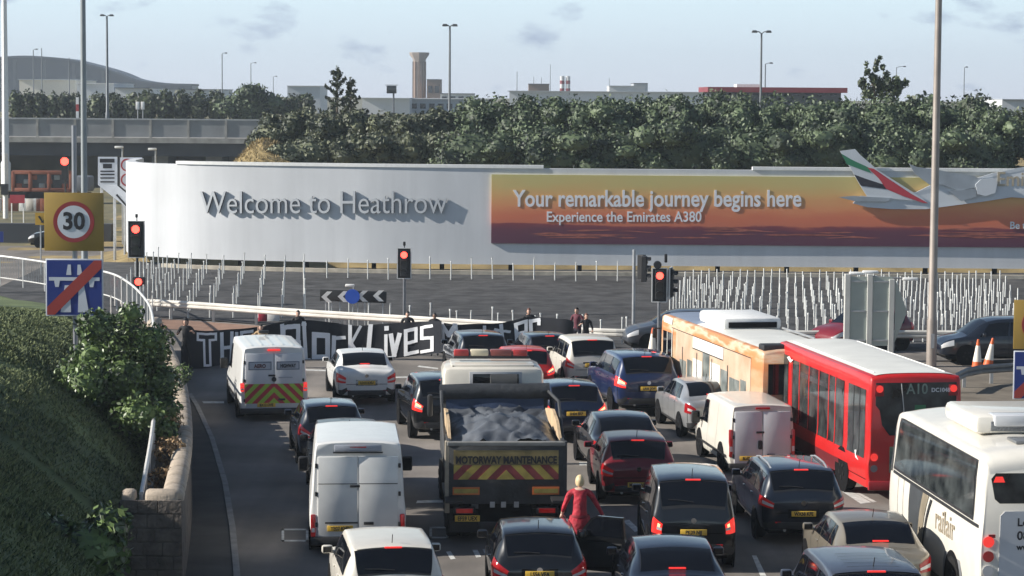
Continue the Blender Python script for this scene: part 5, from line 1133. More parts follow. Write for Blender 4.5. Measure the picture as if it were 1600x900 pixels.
for s in (-1,1):
    MB().box((s*1.22,yb+.10,1.40),(.10,.2,1.5),bev=.015).build('corner_post',mat('tan_post',(.30,.26,.20),.7,0,.2,4) if s<0 else TB,t)
    p=box('reflector_board',(s*.83,yb-.02,1.12),(.56,.03,.16),mat('orange_reflector',(.60,.16,.04),.4,0,.1,6),t); box('reflector_stripe',(s*.83,yb-.038,1.12),(.50,.006,.09),CY,p)
    p=box('lamp_cluster',(s*.86,yb+.08,.70),(.46,.14,.14),BLACK,t,.02); box('tail_light',(s*.86,yb+.0,.70),(.34,.03,.09),REDLENS,p)
    MB().box((s*1.19,yb+2.35,1.76),(.08,4.5,.80),bev=.01).build('body_side',TB,t)
    # raised tan side boards sloping to the headboard
    MB().add([(s*1.19,yb+.35,2.13),(s*1.19,yb+4.3,2.13),(s*1.19,yb+4.3,2.30),(s*1.19,yb+2.4,2.52),(s*1.19,yb+1.2,2.42),(s*1.13,yb+.35,2.13),(s*1.13,yb+4.3,2.13),(s*1.13,yb+4.3,2.30),(s*1.13,yb+2.4,2.52),(s*1.13,yb+1.2,2.42)],[(0,1,2,3,4),(9,8,7,6,5),(0,4,9,5),(4,3,8,9),(3,2,7,8),(0,1,6,5)]).build('side_board',WOOD,t)
    for yy in (.95,1.9,5.7): 
        for q in ((0,.26) if yy<3 else (0,)): wheel(t,s*(1.08-q),yb+yy,.48,.26)
    MB().box((s*1.10,yb+.62,.98),(.35,2.4,.05)).build('mudguard',BLACK,t)
    MB().box((s*1.42,yb+L-.95,2.15),(.12,.2,.5),bev=.04,smooth=True).box((s*1.28,yb+L-.9,2.3),(.3,.05,.05)).build('door_mirror',BLACK,t)
box('body_floor',(0,yb+2.35,1.2),(2.36,4.5,.12),TB,t); box('chassis',(0,yb+3.2,.82),(.95,6.0,.32),DARK,t); box('headboard',(0,yb+4.62,1.95),(2.42,.10,1.5),TB,t,.02)
box('bumper_bar',(0,yb+.18,.92),(2.40,.14,.10),TB,t,.02); box('underrun_bar',(0,yb+.35,.50),(2.2,.12,.12),DARK,t,.02); box('rear_frame',(0,yb+.32,.66),(1.1,.3,.45),DARK,t,.03)
plate(t,(-.80,yb-.0,.54),'EF59 UEX',w_=.52,h=.13)
for x in (-.28,-.05,.22): box('rear_bracket',(x,yb+.02,.83),(.10,.06,.12),STEEL,t)
box('mud_flap',(-.85,yb+.45,.42),(.6,.03,.5),BLACK,t); box('mud_flap',(.85,yb+.45,.42),(.6,.03,.5),BLACK,t)
# tarpaulin over the load
TARP=mat('grey_tarpaulin',(.060,.070,.088),.42,0,.3,1.5,.35,5,col2=(.125,.135,.15)); nx,ny=44,60; vs=[]
def tarp_z(u,v):
    x=u*2-1; hump=math.exp(-((v-.36)/.30)**2)*(1-abs(x)**2.6); z=2.04+.06*v+.40*hump
    z+=.08*mnoise.noise(Vector((u*2.2,v*3.0,2)))*(1-abs(x)**6); rd=abs(mnoise.noise(Vector((u*3+v*4.5,v*5-u*1.5,7)))); z+=.10*(1-min(rd*4,1))**1.5*(1-abs(x)**6); rd=abs(mnoise.noise(Vector((u*6-v*5,v*4,1)))); z-=.05*(1-min(rd*5,1))
    z+=.20*max(0,(v-.62)/.38)**1.3
    return z
for j in range(ny+1):
    for i in range(nx+1):
        u=i/nx; v=j/ny; vs.append(((u-.5)*2.26,yb+.15+v*4.35,tarp_z(u,v)))
tp=MB().add(vs,[(j*(nx+1)+i,j*(nx+1)+i+1,(j+1)*(nx+1)+i+1,(j+1)*(nx+1)+i) for j in range(ny) for i in range(nx)],0,True).build('tarpaulin',TARP,t,sharp=80)
BLT=mat('blue_sheet',(.022,.036,.075),.45,0,.3,2,.3,8)
vs=[]
for j in range(9):
    for i in range(25): 
        u=i/24; v=j/8; vs.append(((u-.5)*2.2,yb+4.50-.30*v*(1-.2*math.sin(u*9)),2.66-.75*v+.03*mnoise.noise(Vector((u*8,v*5,3)))))
MB().add(vs,[(j*25+i,j*25+i+1,(j+1)*25+i+1,(j+1)*25+i) for j in range(8) for i in range(24)],0,True).build('hanging_sheet',BLT,t,sharp=80)
MB().tube([(-1.24,yb+4.55,2.61),(-.4,yb+4.55,2.64),(.5,yb+4.55,2.63),(1.24,yb+4.55,2.65)],.19,12).build('rolled_sheet',mat('roll_sheet_black',(.03,.033,.038),.6,0,.3,3,.4,10),t)
box('headboard_upper',(0,yb+4.68,2.45),(2.3,.06,.3),TB,t)
for s in (-1,1): MB().tube([(s*1.25,yb+.2,1.7),(s*1.27,yb+2.3,2.7),(s*1.2,yb+4.6,2.66)],.035,6).build('sheet_arm',TB,t)
# cab
cb=MB().box((0,yb+5.95,2.0),(2.30,1.75,2.25),bev=.16,smooth=True).build('cab',TW,t)
box('rear_window',(.05,yb+5.06,2.86),(1.05,.03,.24),GLASS,cb,.01); box('window_surround',(.05,yb+5.07,2.86),(1.2,.02,.34),mat('cab_grey',(.42,.43,.45),.5,0,.1,3),cb,.008)
for s in (-1,1): box('side_window',(s*1.155,yb+6.1,2.5),(.02,1.0,.65),GLASS,cb,.0)
box('windscreen',(0,yb+6.83,2.45),(1.9,.02,.8),GLASS,cb); box('roof_panel',(0,yb+5.95,3.14),(1.9,1.35,.05),TW,cb,.02)
box('roof_seam',(-.92,yb+5.9,3.13),(.02,1.3,.03),DARK,cb); box('roof_seam',(.92,yb+5.9,3.13),(.02,1.3,.03),DARK,cb)
bc=box('beacon_bar',(0,yb+6.1,3.26),(1.75,.28,.06),BLACK,t,.02)
for x,w_,m_ in ((-.70,.34,mat('beacon_red',(.40,.04,.04),.3,0,.2,4)),(-.28,.42,mat('beacon_cream',(.62,.55,.40),.4,0,.1,4)),(.22,.50,mat('beacon_brown',(.22,.06,.05),.3,0,.1,4)),(.66,.34,mat('beacon_red',(.40,.04,.04),.3,0,.2,4))): box('beacon_lens',(x,yb+6.1,3.36),(w_,.26,.15),m_,bc,.03)
MB().tube([(.2,yb+4.95,1.2),(.2,yb+4.95,2.70)],.10,10).build('exhaust_stack',mat('sooty_steel',(.10,.10,.095),.6,.4,.3,4),t); MB().lathe([(.2,-.3),(.2,.3)],(.22,yb+4.86,2.80),'x',12).build('air_filter',TB,t)
# ---------------------------------------------------------------- buses and coach
def bus_shell(st,L,Wd,H): return Shell(st,L,Wd,H,.05,1.06)
BUSST=[(0,.12,.42,.965,.955,.90),(.04,.115,.42,.985,.985,.93),(.15,.11,.42,1,1,.945),(9.6,.11,.42,1,1,.945),(9.85,.11,.42,.985,.99,.935),(10,.125,.42,.95,.95,.90)]
PEO=mat('seat_moquette',(.05,.06,.12),.9,0,.4,3)
def passengers(par,sh,side,ys,z):
    for i,y in enumerate(ys): pass
def bus_rails(t,sh,m_): pass
# red bus
BR=paint('bus_red',(.52,.016,.016),rough=.4,coat=.5); RW=mat('bus_roof_white',(.66,.66,.62),.55,0,.08,1)
L,Wd,H=8.4,2.30,2.95; loc,a=Vector(V(1428,786,0)),R(8.5); loc=Vector((loc.x-math.sin(a)*L/2,loc.y+math.cos(a)*L/2,0))
t=thing('bus','red single-deck bus with white roof and dark rear window','bus',loc,a); sh=bus_shell(BUSST,L,Wd,H); b=sh.body('body',BR,t); f=10/L; yb=-L/2
sh.patch('roof_panel',RW,t,.12*f,L*f-.1,-1.02,1.02,0,.012,30,14)
wl=[(.35,1.05),(1.10,1.62),(2.15,2.72),(2.78,3.30),(3.36,4.20),(4.26,5.10),(5.16,6.0),(6.06,6.72)]
for s in (-1,1):
    sh.patch('window_band',GLASS_BUS,t,2.05*f,6.85*f,3.60,4.90,s,.008,20,5); sh.patch('window_band',GLASS_BUS,t,.30*f,1.68*f,3.58,4.90,s,.008,10,5)
    for y_ in (.72,1.2): sh.patch('window_pillar',BLACK,t,(y_)*f,(y_+.045)*f,3.58,4.9,s,.014,1,5)
    for a_,c_ in wl[2:]: sh.patch('window_pillar',BR if s<0 else BLACK,t,(c_)*f,(c_+.07)*f,3.52,4.92,s,.016,1,5)
    for a_,c_ in wl[2:]: sh.patch('opening_vent',mat('vent_glass',(.05,.06,.065),.15,0,.3,2),t,(a_+.04)*f,(c_-.02)*f,4.66,4.74,s,.014,4,1)
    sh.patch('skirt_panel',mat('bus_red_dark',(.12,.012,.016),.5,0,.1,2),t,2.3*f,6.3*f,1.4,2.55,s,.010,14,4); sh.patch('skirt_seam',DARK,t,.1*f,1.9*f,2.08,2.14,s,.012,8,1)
    for yy in (2.05,6.9): 
        xx=sh.S(yy,2.2,s).x; arch(t,xx-.002,yy-L/2,.56); wheel(t,xx-.13*s,yy-L/2,.47,.27)
# door on the near side
dr=sh.patch('entrance_door',GLASS_BUS,t,7.15*f,8.15*f,1.7,4.95,-1,.014,6,8); sh.patch('door_frame',BR,dr,7.63*f,7.68*f,1.7,4.95,-1,.022,1,8)
# seated silhouettes seen as pale shapes through the rear side window
rw=MB(); pts=[]
def rearplate(name,poly,y,m_,par,th=.02): return MB().prism(poly,th,Matrix.Translation((0,y,0))).build(name,m_,par)
w2=rearplate('rear_window',[(-.86,2.16),(-.96,2.28),(-.96,2.80),(.96,2.80),(.96,2.28),(.86,2.16),(.80,1.82),(.62,1.58),(-.62,1.58),(-.80,1.82)],yb-.016,GLASS_BUS,t)
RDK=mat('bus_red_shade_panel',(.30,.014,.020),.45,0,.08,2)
MRK=mat('grey_marking',(.20,.26,.22),.5,0,.1,3)
text('route_number','A10',.34,MRK,face_back((.02,yb-.022,2.64)),w2,bold=.004,sx=.9); text('fleet_number','DC1048',.13,mat('pale_marking',(.6,.62,.64),.5,0,0),face_back((.58,yb-.022,2.62)),w2,bold=.004); box('window_sticker',(.10,yb-.020,2.20),(.26,.006,.16),mat('green_sticker',(.03,.18,.07),.5,0,.1,4),w2)
MB().tube([(-.28,yb-.025,1.62),(-.30,yb-.04,2.2),(-.36,yb-.025,2.78)],.012,5).build('rear_wiper',STEEL,w2)
for s in (-1,1):
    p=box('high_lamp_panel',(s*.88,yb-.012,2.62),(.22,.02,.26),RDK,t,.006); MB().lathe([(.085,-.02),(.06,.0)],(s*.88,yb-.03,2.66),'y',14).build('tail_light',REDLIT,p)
    MB().lathe([(.09,-.02),(.07,.0)],(s*.98,yb-.012,1.08),'y',14).build('tail_light',REDLIT if s<0 else REDLENS,t); MB().lathe([(.085,-.02),(.07,.0)],(s*.98,yb-.012,.82),'y',14).build('reversing_lens',mat('smoked_lens',(.25,.2,.2),.2,0,0),t)
ps=box('rear_poster',(-.36,yb-.02,1.02),(.50,.012,.60),mat('poster_blue_green',(.06,.12,.22),.6,0,.6,3,col2=(.35,.40,.18)),t); box('engine_grille',(.35,yb-.012,1.05),(.7,.02,.5),mat('bus_grille',(.16,.014,.018),.6,0,.3,30),t,.006)
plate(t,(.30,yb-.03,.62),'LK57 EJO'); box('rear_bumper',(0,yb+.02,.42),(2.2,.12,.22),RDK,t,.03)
LG=MB().prism([(0,0),(.22,.05),(.40,-.02),(.62,.0),(.34,-.10),(.20,-.07)],.006,Matrix.Translation((-Wd/2*.99,L/2-1.2,2.62))@Matrix.Rotation(R(-90),4,'Z')).build('side_emblem',WHITEP,t)
LG=MB().prism([(0,.1),(.14,.12),(.10,0),(.30,-.10),(.06,-.06)],.006,Matrix.Translation((-Wd/2*1.005,yb+.95,1.02))@Matrix.Rotation(R(-90),4,'Z')).build('side_emblem',WHITEP,t)
for s in (-1,1): MB().tube([(s*.85,yb+.5,2.98),(s*.85,-yb-.8,2.98)],.02,5).build('roof_gutter',RW,t)
# orange advert bus ahead of it
BO=ramp_mat('bus_wrap_print',[(0,(.05,.10,.03)),(.16,(.10,.20,.05)),(.24,(.45,.34,.22)),(.62,(.53,.35,.21)),(.78,(.55,.21,.08)),(.88,(.57,.24,.09)),(.95,(.62,.48,.34)),(1,(.54,.21,.08))],2,.3,2.75,.45,wob=1.1,wscale=2.2)
L,Wd,H=11.0,2.35,2.76; p_=Vector((6.45,62.8,0)); a=R(10.4); c_=p_+Vector((math.cos(a)*Wd/2-math.sin(a)*L/2,math.sin(a)*Wd/2+math.cos(a)*L/2,0))
t=thing('bus','bus wrapped in an orange picture advert with white roof pod, ahead of the red bus','bus',(c_.x,c_.y,0),a); sh=bus_shell(BUSST,L,Wd,H); b=sh.body('body',BO,t); f=10/L; yb=-L/2
sh.patch('roof_panel',RW,t,.12*f,7.2*f,-1.05,1.05,0,.012,24,14); sh.patch('roof_panel',mat('bus_roof_grey',(.20,.24,.32),.5,0,.1,1),t,7.2*f,L*f-.15,-1.05,1.05,0,.012,14,14)
WG=mat('wrap_window_grey',(.10,.12,.115),.3,0,.35,2.2,col2=(.28,.30,.28)); WWh=mat('wrap_white',(.72,.70,.64),.5,0,.06,3); WPE=mat('wrap_peach',(.50,.30,.18),.5,0,.1,.9,col2=(.62,.50,.38)); LGR=mat('wrap_green',(.07,.14,.04),.5,0,.3,2)
for s in (-1,1):
    sh.patch('window_band',WPE,t,1.0*f,9.0*f,3.35,4.92,s,.008,24,6)
    # printed columns over the windows with scalloped feet
    r=random.Random(3); x_=1.4
    while x_<8.3:
        w_=r.choice((.55,.75,1.0)); mm=r.choice((WG,WG,WG,WWh)); top=4.75-abs(x_-5)*.05-r.uniform(0,.3); sh.patch('printed_column',mm,t,x_*f,(x_+w_)*f,3.0,top,s,.013,4,6); x_+=w_+r.uniform(.05,.16)
    sh.patch('advert_strip',WWh,t,3.7*f,7.0*f,4.66,4.90,s,.018,10,2); sh.patch('advert_strip_rule',BLACK,t,3.7*f,7.0*f,4.645,4.665,s,.021,10,1); sh.patch('advert_strip_rule',BLACK,t,1.0*f,9.5*f,4.905,4.925,s,.021,20,1); sh.patch('lower_rule',BLACK,t,1.0*f,9.3*f,3.30,3.325,s,.02,20,1)
    sh.patch('green_hill_print',LGR,t,.3*f,9.2*f,1.5,3.0,s,.010,20,4)
    for x_ in (3.2,4.85,6.5,8.15): sh.patch('window_pillar',BLACK,t,x_*f,(x_+.05)*f,3.3,4.6,s,.022,1,5)
    for yy in (2.6,8.6):
        xx=sh.S(yy,2.2,s).x; arch(t,xx-.002,yy-L/2,.60); wheel(t,xx-.13*s,yy-L/2,.47,.27)
dr=sh.patch('entrance_door',GLASS,t,9.45*f,10.55*f,1.7,4.78,-1,.016,6,8); sh.patch('door_frame',WWh,dr,9.98*f,10.03*f,1.7,4.78,-1,.024,1,8); sh.patch('door_frame',WWh,dr,9.40*f,9.46*f,1.7,4.9,-1,.024,1,8)
sh.patch('destination_panel',WWh,t,9.5*f,10.5*f,5.0,5.45,-1,.02,4,2)
pod=MB().box((.1,1.0,H+.20),(1.7,2.7,.34),bev=.10,smooth=True).build('roof_pod',WHITEP,t); box('pod_grille',(.1,-.37,H+.17),(1.4,.05,.16),DARK,pod,.01)
box('rear_air_unit',(0,yb+.35,H+.02),(2.1,.5,.22),BLACK,t,.04); MB().tube([(.9,-3.6,H+.1),(.9,-.6,H+.1)],.03,6).build('roof_rail',STEEL,t)
box('rear_window',(0,yb-.015,2.0),(1.9,.03,.8),GLASS,t); 
for s in (-1,1): box('tail_light',(s*1.0,yb-.01,1.0),(.16,.04,.5),REDLENS,t,.01)
sh.patch('wrap_dark_mark',DARK,t,.55*f,.80*f,3.6,4.1,-1,.02,3,3)
mi=MB().box((-Wd/2-.14,-yb-.1,2.15),(.14,.10,.28),bev=.03,smooth=True).box((-Wd/2-.05,-yb-.08,2.3),(.2,.04,.04)).build('door_mirror',BLACK,t)
# white coach
CW=paint('coach_white',(.72,.69,.62)); CG=paint('coach_shaded_white',(.60,.61,.63))  # second white has the rear's shade put into its colour
COAST=[(0,.10,.64,.90,.95,.86),(.06,.095,.645,.945,.985,.89),(.25,.09,.65,.98,1,.90),(.6,.09,.65,1,1,.905),(7.6,.09,.65,1,1,.905),(8.2,.09,.65,.985,.995,.90),(8.7,.09,.64,.93,.985,.87),(8.95,.10,.60,.80,.94,.82),(9,.12,.55,.70,.9,.78)]
L,Wd,H=7.0,2.42,3.05; p_=Vector((8.25,42.4,0)); a=R(4.5); c_=p_+Vector((math.cos(a)*Wd/2-math.sin(a)*L/2,math.sin(a)*Wd/2+math.cos(a)*L/2,0))
t=thing('coach','white coach with curved grey swoosh and dark side windows at the frame edge','coach',(c_.x,c_.y,0),a); sh=Shell(COAST,L,Wd,H,.10,1.04); b=sh.body('body',CW,t); f=9/L; yb=-L/2; FR_=BLACK
for s in (-1,1):
    sh.patch('window_band',BLACK,t,.45*f,6.55*f,3.78,5.02,s,.008,24,7,.45*f,6.25*f); sh.patch('side_window',GLASS_BUS,t,.52*f,6.45*f,3.86,4.96,s,.014,24,7,.52*f,6.2*f)
    sh.patch('windscreen_pillar',GLASS_BUS,t,6.62*f,6.85*f,3.7,4.8,s,.012,4,5,6.58*f,6.62*f)
    sh.patch('grey_swoosh',mat('swoosh_charcoal',(.05,.055,.06),.45,0,.2,2),t,4.55*f,5.10*f,1.5,3.74,s,.010,6,10,4.0*f,5.05*f); sh.patch('tan_swoosh',mat('swoosh_tan',(.26,.22,.16),.45,0,.2,2),t,4.32*f,4.55*f,1.5,3.74,s,.012,3,10,3.55*f,4.0*f)
    sh.patch('swoosh_line',BLACK,t,4.22*f,4.30*f,1.5,3.6,s,.012,2,10,3.3*f,3.45*f)
    sh.patch('panel_seam',DARK,b,6.0*f,6.015*f,1.4,3.74,s,.005,1,8); sh.patch('panel_seam',DARK,b,5.55*f,5.565*f,1.4,3.74,s,.005,1,8); sh.patch('sill_line',BLACK,b,.1*f,6.5*f,3.66,3.76,s,.013,20,1)
    for yy in (1.75,5.6):
        xx=sh.S(yy,2.2,s).x; arch(t,xx-.0,yy-L/2,.66,mat('arch_grey',(.20,.21,.22),.5,.1,.2,3)); arch(t,xx+.006*s,yy-L/2,.56); wheel(t,xx-.12*s,yy-L/2,.48,.28)
    p=MB().box((s*Wd*.40,yb-.01,1.62),(.12,.03,.06)).build('marker',RDK,t)
    for zz,m_ in ((1.52,REDLIT),(1.26,REDLENS),(1.00,CLEAR),(.74,AMBER)):
        MB().lathe([(.10,-.02),(.08,.01)],(s*Wd*.425,yb-.012,zz),'y',16).build('tail_light',m_,t)
yy=3.0; tm=text_mesh('railair',.62,.004,.003); M_=Matrix.Translation((-Wd/2*1.004,yb+2.30,1.42))@Matrix.Rotation(R(-90),4,'Z')@Matrix.Rotation(R(90),4,'X'); tm.transform(M_); tm.materials.clear(); tm.materials.append(mat('tan_lettering',(.30,.25,.18),.5,0,0)); link('side_lettering',tm,t)
rearplate('rear_window',[(-.92,2.74),(.92,2.74),(1.0,2.64),(.93,2.28),(.84,2.20),(-.84,2.20),(-.93,2.28),(-1.0,2.64)],yb-.015,GLASS_BUS,t)
for s in (-1,1): MB().prism([(s*.86-.1,2.58),(s*.86+.1,2.58),(s*.86+.06,2.68),(s*.86-.06,2.68)],.02,Matrix.Translation((0,yb-.03,0))).build('high_tail_light',REDLIT,t)
pl=rearplate('rear_panel',[(-.74,2.06),(.74,2.06),(.82,1.98),(.84,.62),(-.84,.62),(-.82,1.98)],yb-.012,CG,t)
for s_,z_,h_ in (('London',1.86,.20),('0845',1.62,.22),('www.',1.42,.15)): 
    me=text_mesh(s_,h_,.005,.002,'LEFT'); me.transform(face_back((-.52,yb-.018,z_))); me.materials.clear(); me.materials.append(INK); link('rear_lettering',me,pl)
box('chrome_strip',(-.2,yb-.025,.66),(1.7,.02,.03),CHROME,t); box('rear_bumper',(0,yb+.02,.46),(2.3,.14,.3),CG,t,.04); plate(t,(.2,yb-.06,.5),'KU14')
box('roof_pod',(.1,-.3,H+.26),(1.66,2.3,.34),CW,t,.10); box('pod_vent',(.1,-1.44,H+.24),(1.1,.05,.18),mat('vent_dark_grey',(.16,.17,.18),.5,.2,.4,30),t,.01); box('roof_hatch',(.15,-2.45,H+.12),(1.0,.6,.06),mat('hatch_smoked',(.14,.145,.15),.3,.1,.2,4),t,.02); box('pod_rear_block',(.1,-1.25,H+.34),(1.0,.5,.22),CG,t,.05)
# ================================================================== people
def skin_mesh(chains, sub=2):
    """chains: lists of (point, radius); chains sharing a first point join there"""
    me=bpy.data.meshes.new('skin'); vs=[]; es=[]; rad=[]; idx={}
    def vid(p,r):
        k=tuple(round(c,4) for c in p)
        if k not in idx: idx[k]=len(vs); vs.append(p); rad.append(r)
        return idx[k]
    roots=[]
    for ch in chains:
        ids=[vid(p,r) for p,r in ch]; es+=[(a,b) for a,b in zip(ids[:-1],ids[1:])]
    me.from_pydata([tuple(v) for v in vs],es,[]); o=bpy.data.objects.new('skin',me); COL.objects.link(o)
    md=o.modifiers.new('s','SKIN'); md.use_smooth_shade=True
    # one root per island
    par=list(range(len(vs)))
    def fd(a):
        while par[a]!=a: a=par[a]
        return a
    for a,b in es: par[fd(a)]=fd(b)
    seen=set(); sv=me.skin_vertices[0].data
    for i in range(len(vs)):
        q=rad[i]; sv[i].radius=(q,q) if not isinstance(q,tuple) else q; sv[i].use_root=False
    for i in range(len(vs)):
        k=fd(i)
        if k not in seen: seen.add(k); sv[i].use_root=True
    o.modifiers.new('u','SUBSURF').levels=sub
    dg=bpy.context.evaluated_depsgraph_get(); r=bpy.data.meshes.new_from_object(o.evaluated_get(dg)); bpy.data.objects.remove(o); return r
def person(label, loc, rz, hand_l, hand_r, cloth, cloth2, hair=None, lean=0.0, hgt=1.72, hood=False, coat=None, skin=SKIN, head_turn=0, step=.10, group=None, bend=0.0):
    """hands in local space (x right, y forward, z up)"""
    t=thing('person',label,'person',loc,rz,group); k=hgt/1.75; Vv=lambda x,y,z: Vector((x*k,y*k,z*k))
    pel=Vv(0,0,.95); ch=Vv(0,lean*.6+.02,1.28); nk=Vv(0,lean,1.47); hb=Vv(0,lean+.02+bend*.3,1.56); ht=Vv(0,lean+.03+bend,1.68)
    chains=[[(pel,.145*k),(Vv(0,lean*.3,1.10),.125*k),(ch,.155*k),(nk,.075*k),(Vv(0,lean+.01,1.52),.052*k)]]
    for s,h in ((-1,hand_l),(1,hand_r)):
        sh_=Vv(s*.19,lean*.95,1.42); h=Vector(h); mid=(sh_+h)/2; d=(h-sh_); 
        el=mid+Vector((s*.07,-.06,-.10))*max(0,1-(d.length/(.60*k)))*2.2+Vector((s*.02,-.02,-.03)); wr=el.lerp(h,.88)
        chains.append([(nk,.075*k),(sh_,.068*k),(sh_.lerp(el,.5),.054*k),(el,.044*k),(wr,.030*k)])
        hip=Vv(s*.09,0,.90); kn=Vv(s*.11,step*s*.5+.03,.50); an=Vv(s*.12,step*s-.01,.09); toe=Vv(s*.13,step*s+.17,.045)
        chains.append([(pel,.145*k),(hip,.095*k),(kn,.062*k),(an,.045*k),(toe,.04*k)])
        # palm and fingers, their own small islands rooted in the wrist
        fd=(h-wr).normalized() if (h-wr).length>1e-4 else Vector((0,1,0)); sd=fd.cross(Vector((0,0,1))); sd=sd.normalized() if sd.length>.1 else Vector((1,0,0)); dn=sd.cross(fd).normalized()*-1
        if dn.z>0: dn=-dn
        pm_=wr+fd*.09; chains.append([(wr-fd*.015,.030*k),(wr+fd*.045,(.040*k)),(pm_,.034*k)])
        for i,(o_,ln) in enumerate(((-.03,.065),(-.01,.078),(.01,.072),(.03,.055))):
            b=wr+fd*.07+sd*o_; c1=b+fd*ln*.6+dn*.012; c2=c1+fd*ln*.3+dn*ln*.55; chains.append([(b,.009),(c1,.009),(c2,.008)])
        th=wr+fd*.03+sd*(-.035*s); chains.append([(th,.010),(th+fd*.03+sd*(-.03*s)+dn*.015,.010),(th+fd*.055+sd*(-.035*s)+dn*.03,.009)])
    me=skin_mesh(chains,1); bm=bmesh.new(); bm.from_mesh(me)
    # head: shaped ball with brow, nose and jaw, joined to the neck
    hc=Vv(0,lean+.035+bend*.5,1.625); bm2=bmesh.new(); bmesh.ops.create_uvsphere(bm2,u_segments=18,v_segments=14,radius=1)
    RZ=Matrix.Rotation(head_turn,3,'Z')
    for v in bm2.verts:
        x,y,z=v.co; sx=.077*(1-.22*max(0,-z)); yy=y*.098
        if y>.3 and abs(x)<.28: yy+=.022*math.exp(-((z+.12)/.22)**2)*(1-abs(x)/.28)
        if y>0: yy-=.008*math.exp(-((z-.12)/.15)**2)*(1 if .2<abs(x)<.6 else 0)
        if y>0 and z<-.5: yy+=.012
        q=RZ@Vector((x*sx,yy,z*.122)); v.co=hc+q*k
    vmap={}
    for v in bm2.verts: vmap[v]=bm.verts.new(v.co)
    for f in bm2.faces: bm.faces.new([vmap[v] for v in f.verts])
    bm2.free(); me2=bpy.data.meshes.new('body'); bm.normal_update(); bm.to_mesh(me2); bm.free(); bpy.data.meshes.remove(me)
    for m_ in (cloth,cloth2,skin,BLACK): me2.materials.append(m_)
    hands=[Vector(hand_l),Vector(hand_r)]
    for p in me2.polygons:
        c=p.center; p.use_smooth=True; p.material_index=0 if c.z>.93*k else (1 if c.z>.10*k else 3)
        if c.z>1.50*k and (c-hc).length<.24*k: p.material_index=2
        for h in hands:
            if (c-h).length<.115*k: p.material_index=2
    link('body',me2,t)
    for s in (-1,1):
        e=hc+RZ@Vector((s*.03,.088,.012))*k; MB().box(e,(.022*k,.012*k,.010*k)).build('eye',BLACK,t)
        e=hc+RZ@Vector((s*.078,-.005,-.01))*k; MB().box(e,(.016*k,.035*k,.055*k),bev=.005).build('ear',skin,t)
    e=hc+RZ@Vector((0,.088,-.062))*k; MB().box(e,(.045*k,.010*k,.010*k)).build('mouth',mat('lip',(.35,.14,.12),.5,0,0),t)
    if hair or hood:
        bm=bmesh.new(); bmesh.ops.create_uvsphere(bm,u_segments=18,v_segments=14,radius=1); dele=[]
        for v in bm.verts:
            x,y,z=v.co; g=1.10 if not hood else 1.28
            if (y>.45 and z<.35): dele.append(v)
            elif z<(-.75 if hood else -.45): dele.append(v)
            q=RZ@Vector((x*.079*g,y*.100*g-.008,z*.124*g+.006)); q+=Vector((0,0,0))+q*.05*mnoise.noise(v.co*4); v.co=hc+q*k
        bmesh.ops.delete(bm,geom=dele,context='VERTS'); m3=bpy.data.meshes.new('hair'); bm.to_mesh(m3); bm.free()
        for p in m3.polygons: p.use_smooth=True
        m3.materials.append(hair or cloth); link('hood' if hood else 'hair',m3,t)
    return t,k
CBLK=mat('black_cloth',(.012,.013,.016),.85,0,.25,6); CJ=mat('dark_jeans',(.02,.025,.04),.85,0,.25,8); CMAR=mat('maroon_jacket',(.10,.02,.035),.8,0,.2,6); CTAN=mat('tan_sleeve',(.38,.26,.14),.8,0,.2,6); HDK=mat('dark_hair',(.02,.014,.01),.6,0,.2,10); HBL=mat('blond_hair',(.60,.47,.27),.5,0,.2,14); HBR=mat('red_brown_hair',(.13,.05,.03),.6,0,.2,10)
CRED=mat('red_coat',(.30,.010,.026),.7,0,.35,3.5,.9,9,col2=(.55,.022,.045)); SKD=mat('brown_skin',(.20,.11,.07),.55,0,.06,20)
# the woman in red, standing in the open door of the black hatchback
P=V(905,905,0); P=Vector((P.x,P.y,.22))
# woman: right next to the door gap
t,k=person('blond person in a red coat standing in the open door of the black hatchback',(P.x,P.y,P.z),R(3),(-.33,.22,1.0),(.50,.10,.93),CRED,CRED,None,.02,1.80,skin=mat('fair_skin',(.62,.42,.32),.5,0,.05,20))
# long coat skirt
mb=MB(); prof=[(.185,1.02),(.20,.92),(.215,.78),(.225,.60),(.235,.42)]; vs=[]; n=24
for r_,z in prof:
    for i in range(n):
        an=2*math.pi*i/n; fold=1+.06*math.sin(an*7+z*3)*(1.1-z); vs.append((r_*1.05*math.cos(an)*fold,r_*.78*math.sin(an)*fold+.01,z))
fs=[(i*n+j,i*n+(j+1)%n,(i+1)*n+(j+1)%n,(i+1)*n+j) for i in range(len(prof)-1) for j in range(n)]
mb.add(vs,fs,0,True).build('coat_skirt',CRED,t)
mb=MB(); vs=[]
for r_,z in ((.178,.985),(.182,1.0),(.182,1.03),(.176,1.045)):
    for i in range(n):
        an=2*math.pi*i/n; vs.append((r_*math.cos(an),r_*.80*math.sin(an),z))
mb.add(vs,[(i*n+j,i*n+(j+1)%n,(i+1)*n+(j+1)%n,(i+1)*n+j) for i in range(3) for j in range(n)],0,True).build('belt',mat('red_belt',(.22,.01,.02),.7,0,.1,6),t)
# cropped blond hair as a full cap
bm=bmesh.new(); bmesh.ops.create_uvsphere(bm,u_segments=20,v_segments=16,radius=1); hc=Vector((0,.02*1+.035*k,1.625*k)); de=[]
for v in bm.verts:
    x,y,z=v.co
    if (y>.5 and z<.3) or z<-.62: de.append(v)
    q=Vector((x*.086,y*.107-.008,z*.130+.008)); q*=1+.05*mnoise.noise(v.co*5); v.co=hc+q*k
bmesh.ops.delete(bm,geom=de,context='VERTS'); m3=bpy.data.meshes.new('hair'); bm.to_mesh(m3); bm.free()
for p in m3.polygons: p.use_smooth=True
m3.materials.append(HBL); link('hair',m3,t)
